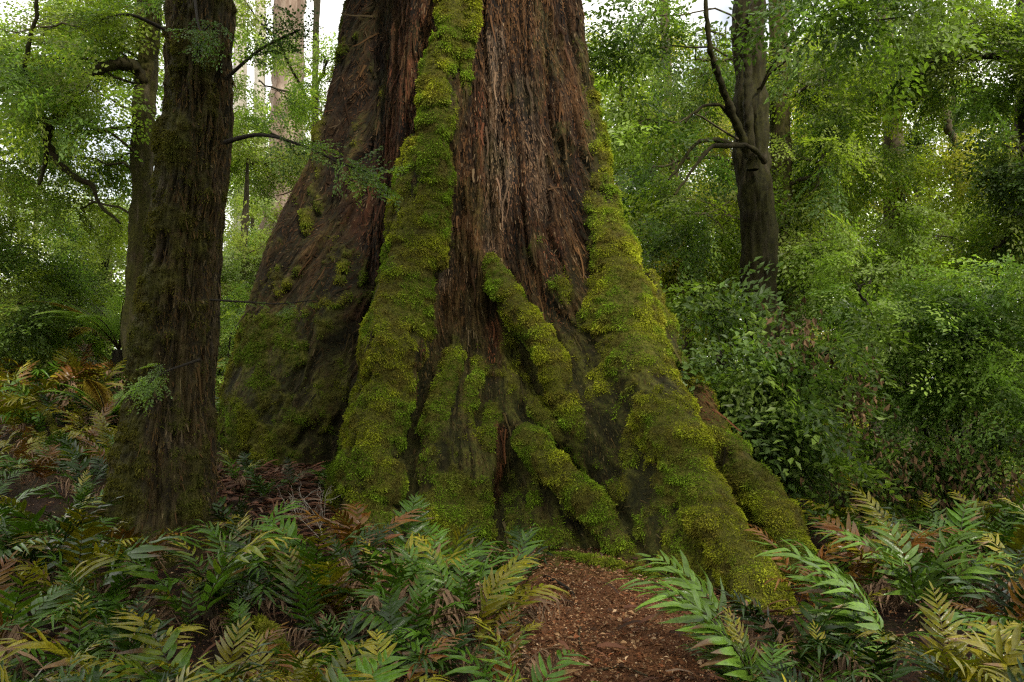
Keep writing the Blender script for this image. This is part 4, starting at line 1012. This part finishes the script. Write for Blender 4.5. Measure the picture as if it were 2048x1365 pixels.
# ferns that stand out in the photo: (px, depth, kind, scale, yaw (frond heading, None = all round), n fronds, withered, label)
FEAT = [
    (200, 4.6, 'green', .80, None, 6, 0, 'broad glossy green fern below the near left trunk\'s left flank'),
    (390, 4.6, 'tipped', .85, None, 5, 1, 'yellow-tipped fern right in front of the near left trunk'),
    (560, 5.6, 'dead', .0, None, 0, 0, ''),
    (545, 3.6, 'yellow', .62, None, 5, 0, 'golden yellow fern in the foreground left of the bottom middle'),
    (240, 3.5, 'yellow', .58, None, 4, 1, 'yellowish upright fern in the bottom left foreground'),
    (960, 4.7, 'yellow', .62, -1.3, 4, 1, 'bright yellow-green fern arching toward the dirt path at its left edge'),
    (700, 5.8, 'dark', .80, None, 6, 0, 'tall dark fern at the foot of the long mossy centre ridge'),
    (1050, 6.2, 'dark', .62, None, 5, 0, 'blue-green fern against the mossy front roots beside the path'),
    (860, 5.2, 'green', .72, None, 6, 1, 'full green fern in front of the giant trunk\'s front roots'),
    (1470, 4.6, 'fresh', 1.0, 1.35, 4, 0, 'pale green fern arching left over the dirt path from the right'),
    (1490, 3.9, 'tipped', .75, .5, 5, 0, 'yellow-green fern at the tip of the right mossy buttress'),
    (1760, 4.2, 'fresh', .95, 1.2, 4, 0, 'large fern whose long frond arches across the right bank'),
    (1830, 5.4, 'fresh', .85, None, 6, 0, 'light green feathery fern standing tallest on the right bank'),
    (1640, 5.6, 'rust', .75, None, 5, 0, 'rust red fern beside the lower end of the right buttress'),
    (1990, 4.9, 'rust', .72, None, 4, 0, 'orange-brown fern at the right edge of the picture'),
    (1880, 3.7, 'yellow', .62, None, 5, 0, 'yellow-green upright fern in the lower right foreground'),
    (1670, 3.3, 'dark', .60, None, 6, 0, 'deep green drooping fern at the bottom right of the path'),
    (760, 2.9, 'green', .50, None, 6, 0, 'bright glossy fern cut by the bottom edge left of the middle'),
    (1530, 3.8, 'fresh', .85, 1.2, 4, 0, 'fresh green fern with fronds reaching left over the lower path'),
    (1110, 3.0, 'green', .50, None, 5, 1, 'low fern leaning over the path\'s left edge at the bottom'),
    (1345, 3.0, 'dark', .50, None, 5, 0, 'low fern at the path\'s right edge by the bottom of the picture'),
    (1250, 2.6, 'green', .36, None, 5, 0, 'small fern poking up from the bottom edge of the path'),
    (60, 5.2, 'dark', .9, None, 6, 0, 'big dark blue-green fern at the left edge below the mossy log'),
    (225, 9.6, 'yellow', .8, None, 5, 0, 'sunlit yellow fern touching the left outline of the near left trunk'),
    (470, 6.8, 'dark', .55, None, 5, 0, 'dark fern at the right foot of the near left trunk'),
]
for (px, d, k, s, yaw, nf, dn, lab) in FEAT:
    if k == 'dead': continue
    fern((px - 1024) / FPX * d, d, k, s, frng, nf, dn, label=lab, yaw=yaw)

def zone_fill(n, xr, yr, kinds, sc, zone, mind=0.26, deadp=.6, ok=None):
    c = 0; tries = 0
    while c < n and tries < 6000:
        tries += 1
        y = frng.uniform(*yr); x = frng.uniform(xr[0], xr[1]) * y / FPX
        if y < 7.8 and np.interp(y, PY, PL) - .14 < x < np.interp(y, PY, PR) + .12: continue
        if ok and not ok(x, y): continue
        if y < 8 and vnoise(np.array([[x * 1.3, y * 1.3, 3.0]]), 44)[0] < .36: continue
        if any((x - f[1]) ** 2 + (y - f[2]) ** 2 < mind ** 2 for f in FERNS): continue
        k = kinds[int(frng.integers(len(kinds)))]
        fern(x, y, k, frng.uniform(*sc), frng, None, int(frng.random() < deadp) + int(frng.random() < .3), zone=zone); c += 1
# xr: photo px minus 1024
G = ['dark', 'dark', 'dark', 'green', 'green', 'green', 'tipped', 'tipped', 'yellow', 'dark', 'green', 'green', 'rust']
notleft = lambda x, y: (x + 3.05) ** 2 + (y - 6.8) ** 2 > .62 ** 2
zone_fill(26, (-1100, -560), (2.5, 4.3), G + ['dark'], (.36, .68), 'in the bottom left thicket', .27)
zone_fill(24, (-1080, -480), (4.3, 6.4), G, (.40, .78), 'around the left trunk', .30, ok=notleft)
zone_fill(16, (-540, -230), (2.5, 4.2), G + ['tipped'], (.36, .70), 'at the bottom left of centre', .27)
zone_fill(16, (-230, 80), (2.6, 4.6), G, (.36, .66), 'along the left edge of the path', .27)
zone_fill(20, (-440, 20), (4.6, 6.3), G, (.42, .80), 'before the giant trunk\'s front roots', .28, ok=lambda x, y: not (-1.9 < x < -1.2 and y > 5.4))
zone_fill(22, (400, 720), (2.6, 4.6), G + ['tipped'], (.38, .70), 'on the near right bank', .27, ok=lambda x, y: x > .95 + (y - 2.6) * .1)
zone_fill(20, (720, 1100), (2.8, 4.8), G, (.38, .74), 'in the lower right corner', .29)
zone_fill(30, (560, 1100), (4.8, 7.8), ['green', 'dark', 'green', 'tipped', 'rust'], (.55, .85), 'under the right-hand shrubs', .32, ok=lambda x, y: x > 2.0 + max(0, (6.8 - y)) * .2 and not (x < 3.0 and y > 6.5))
zone_fill(38, (-1100, -620), (6.5, 10.5), G + ['rust'], (.42, .66), 'by the log at far left', .3, ok=notleft)
zone_fill(60, (-1100, -640), (10.0, 15), ['rust', 'rust', 'yellow', 'green', 'dark'], (.75, 1.1), 'in the rusty band at far left', .36)
zone_fill(20, (560, 1100), (9.5, 14), ['rust', 'rust', 'yellow', 'dark'], (.6, .9), 'behind the right shrubs', .5)
zone_fill(8, (-560, -420), (9.5, 13), ['green', 'dark', 'yellow'], (.5, .8), 'between the left and giant trunks', .4, ok=lambda x, y: x < -3.6)

zone_fill(6, (-560, -350), (6.9, 8.6), ['dark', 'green'], (.28, .42), 'in the bark-littered hollow', .4, ok=lambda x, y: (x + 2.8) ** 2 + (y - 6.8) ** 2 > .8 and x < -1.9)
ORD = ['first', 'second', 'third', 'fourth', 'fifth', 'sixth', 'seventh', 'eighth', 'ninth', 'tenth', 'eleventh', 'twelfth', 'thirteenth', 'fourteenth', 'fifteenth', 'sixteenth', 'seventeenth', 'eighteenth', 'nineteenth', 'twentieth', 'twenty-first', 'twenty-second', 'twenty-third', 'twenty-fourth', 'twenty-fifth', 'twenty-sixth', 'twenty-seventh', 'twenty-eighth']
KN = {'dark': 'dark green', 'green': 'glossy green', 'tipped': 'yellow-tipped', 'yellow': 'yellow', 'rust': 'rusty orange'}
bins = {}
for F_ in FERNS:
    F_[0]['group'] = 'ferns covering the forest floor'
    if F_[6] == 'in the rusty band at far left': F_[6] = 'at the back of the rusty band' if F_[2] > 12.4 else 'at the front of the rusty band'
    if F_[5] is None: bins.setdefault((F_[6], F_[4], F_[7] > 0), []).append(F_)
for (zone, kind, wd), L in bins.items():
    L.sort(key=lambda f: px_of((f[1], f[2], f[3] + .3))[0])
    what = KN[kind] + (' fern with withered fronds ' if wd else ' fern ')
    for i, f in enumerate(L):
        if len(L) == 1: f[0]['label'] = 'lone ' + what + zone
        else:
            o = 'leftmost' if i == 0 else 'rightmost' if i == len(L) - 1 else ORD[i] + ' from left'
            f[0]['label'] = f'{o} {what}{zone}'

# ------------------------------------------------------------------ tree ferns
def tree_fern(px, d, hgt, label, seed, nfr=13, flen=1.8, loc=None):
    rng = np.random.default_rng(seed); b = at(px, 800, d)
    base = np.array([b[0], d, float(H(b[0], d))]); root = thing('tree_fern', base, label, 'tree fern', 'tree ferns at left')
    C = catmull([[0, 0, -.1, .13], [.02, 0, hgt * .5, .11], [0, .02, hgt, .12]], 20)
    V, F, bk, N = tube(C[:, :3], C[:, 3], 14); V = V + N * ((fbm(V * 14, 3, 2) - .5) * .08)[:, None]
    obj('trunk', make_mesh('fern_trunk', V, F, M['black_bark'], {'bk': bk}), root)
    for i in range(nfr):
        A = Acc(); n = 24; t = np.linspace(0, 1, n); a = R(rng.uniform(15, 45)) + R(rng.uniform(55, 95)) * t ** 1.2
        dl = flen * rng.uniform(.8, 1.1) / (n - 1)
        c = np.stack([np.zeros(n), np.concatenate([[0], np.cumsum(np.sin(a[:-1]) * dl)]), np.concatenate([[0], np.cumsum(np.cos(a[:-1]) * dl)])], -1)
        v, f, _, _ = tube(c, np.linspace(.014, .003, n), 5); A.add(v, f, col=np.tile([.07, .05, .018], (len(v), 1)))
        Tn = norm(np.gradient(c, axis=0)); g = np.array([.17, .25, .055]) if rng.random() < .75 else np.array([.28, .18, .06])
        P = []; D = []; U = []; LL = []
        for j in np.linspace(4, n - 1.01, 30):
            k = int(j); s = (j - 4) / (n - 5); o = c[k] * (1 - j + k) + c[k + 1] * (j - k); T_ = Tn[k]; Nn = np.cross([1, 0, 0], T_)
            l = flen * .20 * math.sin(math.pi * min(1, s * .9 + .12)) ** .7 * (1 - .3 * s)
            for sg in (-1, 1):
                dd = norm(np.array([sg * .9, 0, 0]) + T_ * .35 + [0, 0, -.12])
                for q in np.linspace(.1, 1, 9):
                    for s2 in (-1, 1):
                        P.append(o + dd * l * q); D.append(norm(T_ * s2 * .9 + dd * .5)); U.append(Nn + rng.normal(0, .2, 3)); LL.append(.038 * (1.15 - q) + .010)
        LL = np.array(LL); v, f = leaf_cards(np.array(P), np.array(D), norm(np.array(U)), LL, LL * .28)
        cc = g * rng.uniform(.8, 1.25, (len(P), 1)); A.add(v, f, col=np.repeat(cc, 4, 0))
        obj('frond', A.mesh('tree_fern_frond', M['leaf'], False), root, (0, 0, hgt), (0, 0, i * 2.4 + rng.normal(0, .2)))
tree_fern(235, 14.0, .9, 'tree fern with upright bundle of stalks left of the near left trunk', 61, 16, 1.7)
tree_fern(215, 10.6, .25, 'low tree fern with drooping yellow-green fronds at near left trunk\'s side', 62, 8, .95)

# ------------------------------------------------------------------ fallen wood, twigs, litter
def log(name, pts, label, cat, seed, moss_n=0, bark='dark_bark', sides=28, rows=80):
    rng = np.random.default_rng(seed); C = catmull(np.array(pts), rows)
    base = C[0, :3].copy(); V, F, bk, N = tube(C[:, :3], C[:, 3], sides)
    V = V + N * ((fbm(V * 7, seed, 3) - .5) * .8 * np.repeat(C[:, 3], sides) + (fbm(bk * 30, seed + 7, 3) - .5) * .5 * np.repeat(C[:, 3], sides))[:, None]
    z = np.zeros(len(V)); m = sstep(.1, .6, N[:, 2] + (fbm(V * 5, seed + 1, 3) - .5) * 1.6)
    root = thing(name, base, label, cat)
    A = {'bk': bk, 'moss': m * (moss_n > 0), 'film': z + .5, 'pale': z + .2, 'red': z, 'shade_tone': z + .7} if bark == 'dark_bark' else {'bk': bk}
    obj('wood', make_mesh(name + '_wood', V - base, F, M[bark], A), root)
    if moss_n:
        v, f, c = moss_tufts(V, F, vnormals(V, F), m, z + .7, moss_n, rng, .013, .034, .62)
        o = obj('moss', make_mesh(name + '_moss', v - base, f, M['moss'], {'col': c}, False), root); o['kind'] = 'stuff'
    return root
def g3(px, d, dz=0.0):
    x = (px - 1024) / FPX * d; return [x, d, float(H(x, d)) + dz]
log('fallen_log', [[*g3(60, 9.2, .06), .09], [*g3(150, 9.0, .13), .10], [*g3(235, 8.8, .14), .11], [*g3(330, 8.7, .05), .12]], 'fallen log with yellow-green moss left of the near left trunk', 'log', 501, 9000)
log('fallen_log', [[*g3(20, 11.5, .3), .05], [*g3(70, 11.2, .42), .05], [*g3(110, 10.6, .2), .045], [*g3(125, 10.2, -.02), .04]], 'broken pale-and-mossy log end leaning among the far left ferns', 'log', 502, 2500)
log('fallen_log', [[*g3(525, 4.7, .12), .035], [*g3(550, 4.4, .16), .04], [*g3(575, 4.1, .14), .04], [*g3(610, 3.8, .05), .04]], 'thin moss-covered stick among foreground ferns left of the middle', 'log', 503, 5000)
log('surface_root', [[*g3(1090, 7.4, -.03), .05], [*g3(1130, 7.25, -.01), .06], [*g3(1190, 7.0, .0), .07], [*g3(1260, 6.8, -.01), .07], [*g3(1340, 6.5, -.05), .06]], 'low mossy root along the back edge of the dirt path', 'root', 504, 9000)
log('fallen_branch', [[*g3(440, 8.1, .0), .018], [*g3(520, 7.9, .03), .022], [*g3(600, 8.0, .03), .016]], 'thin fallen branch in the hollow between the two mossy trunks', 'branch', 506, 0)
log('twig', [[*g3(1085, 6.6, .005), .012], [*g3(1110, 6.35, .022), .013], [*g3(1140, 6.1, .018), .011], [*g3(1150, 5.9, .004), .008]], 'dark crooked twig lying on the upper left of the dirt path', 'twig', 507, 0, 'black_bark', 8, 24)
log('twig', [[*g3(1160, 5.3, .01), .006], [*g3(1156, 5.0, .012), .007], [*g3(1162, 4.75, .008), .006]], 'short straight brown twig lying lengthwise on the path', 'twig', 508, 0, 'thin_bark', 8, 16)
log('twig', [[*g3(1290, 4.4, .01), .006], [*g3(1240, 4.5, .014), .007], [*g3(1190, 4.45, .01), .005]], 'thin pale twig lying crosswise in the middle of the path', 'twig', 509, 0, 'thin_bark', 8, 16)

def bare_twigs():
    rng = np.random.default_rng(66); base = np.array(g3(655, 6.9)); root = thing('dead_branch', base, 'bare grey dead branch with fine twigs before the mossy centre ridge', 'branch')
    B = Acc()
    def grow(p, d, l, r, depth):
        q = p + d * l; c = catmull([p, (p + q) / 2 + rng.normal(0, .03, 3) * l * 3, q], 8)
        v, f, b, _ = tube(c, np.linspace(r, r * .6, 8), 5); B.add(v - base, f, bk=b)
        if depth:
            for _ in range(3): grow(c[rng.integers(3, 8)], norm(d + rng.normal(0, .45, 3)), l * rng.uniform(.45, .8), r * .65, depth - 1)
    for a in ((-.35, -.1, 1), (-.1, 0, 1.0), (-.6, -.2, .7)): grow(base.copy(), norm(a), .27, .0035, 3)
    obj('twigs', B.mesh('bare_twigs', M['pale_bark']), root)
bare_twigs()

def litter():
    rng = np.random.default_rng(10)
    n = 52000
    y = 2.3 + 7.2 * rng.random(n) ** .9; x = rng.uniform(-1150, 1150, n) / FPX * y
    k = rng.random(n) < 0.45
    yy = rng.uniform(3.4, 7.6, n); xx = rng.uniform(-.2, 1.7, n); x = np.where(k, xx, x); y = np.where(k, yy, y)
    P = np.stack([x, y, H(x, y) + .012 + rng.random(n) * .02], -1)
    a = rng.uniform(0, 6.28, n); D = norm(np.stack([np.cos(a), np.sin(a), rng.normal(0, .22, n)], -1)); U = norm(np.stack([rng.normal(0, .35, n), rng.normal(0, .35, n), np.ones(n)], -1))
    L = rng.uniform(.007, .026, n) * np.where(rng.random(n) < .12, 2.4, 1)
    v, f = leaf_cards(P, D, U, L, L * rng.uniform(.16, .34, n), .5)
    pal = np.array([(.090, .036, .014), (.15, .068, .028), (.23, .14, .07), (.045, .022, .011), (.32, .22, .13), (.14, .048, .018)])
    c = pal[rng.choice(6, n, p=[.26, .24, .18, .16, .07, .09])] * 1.35 * rng.uniform(.7, 1.3, (n, 1))
    o = obj('leaf_litter', make_mesh('leaf_litter', v, f, M['litter'], {'col': np.repeat(c, 4, 0)}, False))
    tag(o, 'fallen brown leaves strewn over the path and forest floor', 'leaf litter', kind='stuff')
litter()
def bark_debris():
    rng = np.random.default_rng(14); n = 2600
    d = rng.uniform(6.3, 9.6, n); px = rng.uniform(430, 720, n); k = rng.random(n) < .25
    d = np.where(k, rng.uniform(3, 7.5, n), d); px = np.where(k, rng.uniform(0, 2048, n), px)
    x = (px - 1024) / FPX * d; a = rng.uniform(-.9, .9, n) + np.where(rng.random(n) < .3, 1.5, 0)
    P = np.stack([x, d, H(x, d) + .02 + rng.random(n) * .05], -1)
    D = norm(np.stack([np.cos(a), np.sin(a) * .6, rng.normal(0, .2, n)], -1)); U = norm(np.stack([rng.normal(0, .4, n), rng.normal(0, .4, n), np.ones(n)], -1))
    L = rng.uniform(.05, .26, n); W = rng.uniform(.004, .018, n); S = norm(np.cross(D, U))
    t = np.linspace(0, 1, 4)[None, :, None]
    C = P[:, None] + D[:, None] * L[:, None, None] * t - U[:, None] * (.12 * L)[:, None, None] * (t - .5) ** 2 * 4
    w = W[:, None, None] * np.array([.7, 1, .9, .3])[None, :, None]
    v = np.stack([C - S[:, None] * w, C + S[:, None] * w], 2).reshape(-1, 3); ix = np.arange(n * 8).reshape(n, 4, 2)
    f = np.stack([ix[:, :-1, 0], ix[:, :-1, 1], ix[:, 1:, 1], ix[:, 1:, 0]], -1).reshape(-1, 4)
    pal = np.array([(.085, .035, .018), (.13, .055, .03), (.045, .022, .012), (.20, .13, .085)])
    c = pal[rng.choice(4, n, p=[.4, .28, .22, .1])] * rng.uniform(.6, 1.4, (n, 1))
    tag(obj('bark_debris', make_mesh('bark_debris', v, f, M['litter'], {'col': np.repeat(c, 8, 0)})), 'shed strips of reddish bark littering the hollow between the two mossy trunks', 'bark litter', kind='stuff')
bark_debris()

# ------------------------------------------------------------------ sky, sun, camera
def setup_light():
    w = bpy.data.worlds.new('World'); SC.world = w; w.use_nodes = True
    t = w.node_tree; t.nodes.clear()
    out = t.nodes.new('ShaderNodeOutputWorld'); bg = t.nodes.new('ShaderNodeBackground')
    sky = t.nodes.new('ShaderNodeTexSky'); sky.sky_type = 'NISHITA'; sky.sun_disc = False
    sky.sun_elevation = SUN_EL; sky.sun_rotation = SUN_AZ
    tc = t.nodes.new('ShaderNodeTexCoord'); nz = t.nodes.new('ShaderNodeTexNoise'); nz.inputs['Scale'].default_value = 3.2; nz.inputs['Detail'].default_value = 6
    t.links.new(tc.outputs['Generated'], nz.inputs['Vector'])
    rp = t.nodes.new('ShaderNodeValToRGB'); rp.color_ramp.elements[0].position = .32; rp.color_ramp.elements[1].position = .46
    t.links.new(nz.outputs['Fac'], rp.inputs['Fac'])
    mx = t.nodes.new('ShaderNodeMix'); mx.data_type = 'RGBA'; mx.inputs[7].default_value = (14.2, 13.9, 13.2, 1)
    dt = t.nodes.new('ShaderNodeVectorMath'); dt.operation = 'DOT_PRODUCT'; t.links.new(tc.outputs['Generated'], dt.inputs[0])
    dt.inputs[1].default_value = norm(at(215, 285, 10) - CAM)          # a gap of blue between the clouds, low on the left
    mr = t.nodes.new('ShaderNodeMapRange'); mr.inputs[1].default_value = .9925; mr.inputs[2].default_value = .9995; mr.inputs[3].default_value = 1.0; mr.inputs[4].default_value = .45
    t.links.new(dt.outputs['Value'], mr.inputs[0])
    ml = t.nodes.new('ShaderNodeMath'); ml.operation = 'MULTIPLY'; t.links.new(rp.outputs['Color'], ml.inputs[0]); t.links.new(mr.outputs[0], ml.inputs[1])
    t.links.new(ml.outputs[0], mx.inputs[0]); t.links.new(sky.outputs['Color'], mx.inputs[6])
    t.links.new(mx.outputs[2], bg.inputs['Color']); bg.inputs['Strength'].default_value = 0.15
    t.links.new(bg.outputs[0], out.inputs['Surface'])
    l = bpy.data.lights.new('sun', 'SUN'); l.energy = 5.0; l.angle = R(4); l.color = (1.0, .93, .80)
    o = bpy.data.objects.new('sun', l); COL.objects.link(o)
    from mathutils import Vector
    d = Vector((math.sin(SUN_AZ) * math.cos(SUN_EL), math.cos(SUN_AZ) * math.cos(SUN_EL), math.sin(SUN_EL)))
    o.rotation_euler = d.to_track_quat('Z', 'Y').to_euler(); o.location = d * 30
setup_light()
cam = bpy.data.cameras.new('camera'); co = bpy.data.objects.new('camera', cam); COL.objects.link(co)
cam.sensor_width = 36; cam.lens = 36 * FPX / 2048; cam.clip_start = .05; cam.clip_end = 2000
co.location = CAM; co.rotation_euler = (math.pi / 2 + PITCH, 0, 0)
SC.camera = co
SC.view_settings.view_transform = 'Standard'; SC.view_settings.look = 'None'; SC.view_settings.exposure = 0; SC.view_settings.gamma = 1
SC.render.engine = 'CYCLES'
cy = SC.cycles
cy.max_bounces = 8; cy.diffuse_bounces = 6; cy.glossy_bounces = 2; cy.transmission_bounces = 4; cy.transparent_max_bounces = 4
cy.use_denoising = False; cy.pixel_filter_type = 'BLACKMAN_HARRIS'; cy.filter_width = 1.3
try: cy.denoiser = 'OPENIMAGEDENOISE'
except Exception: pass
cy.sample_clamp_indirect = 4.0
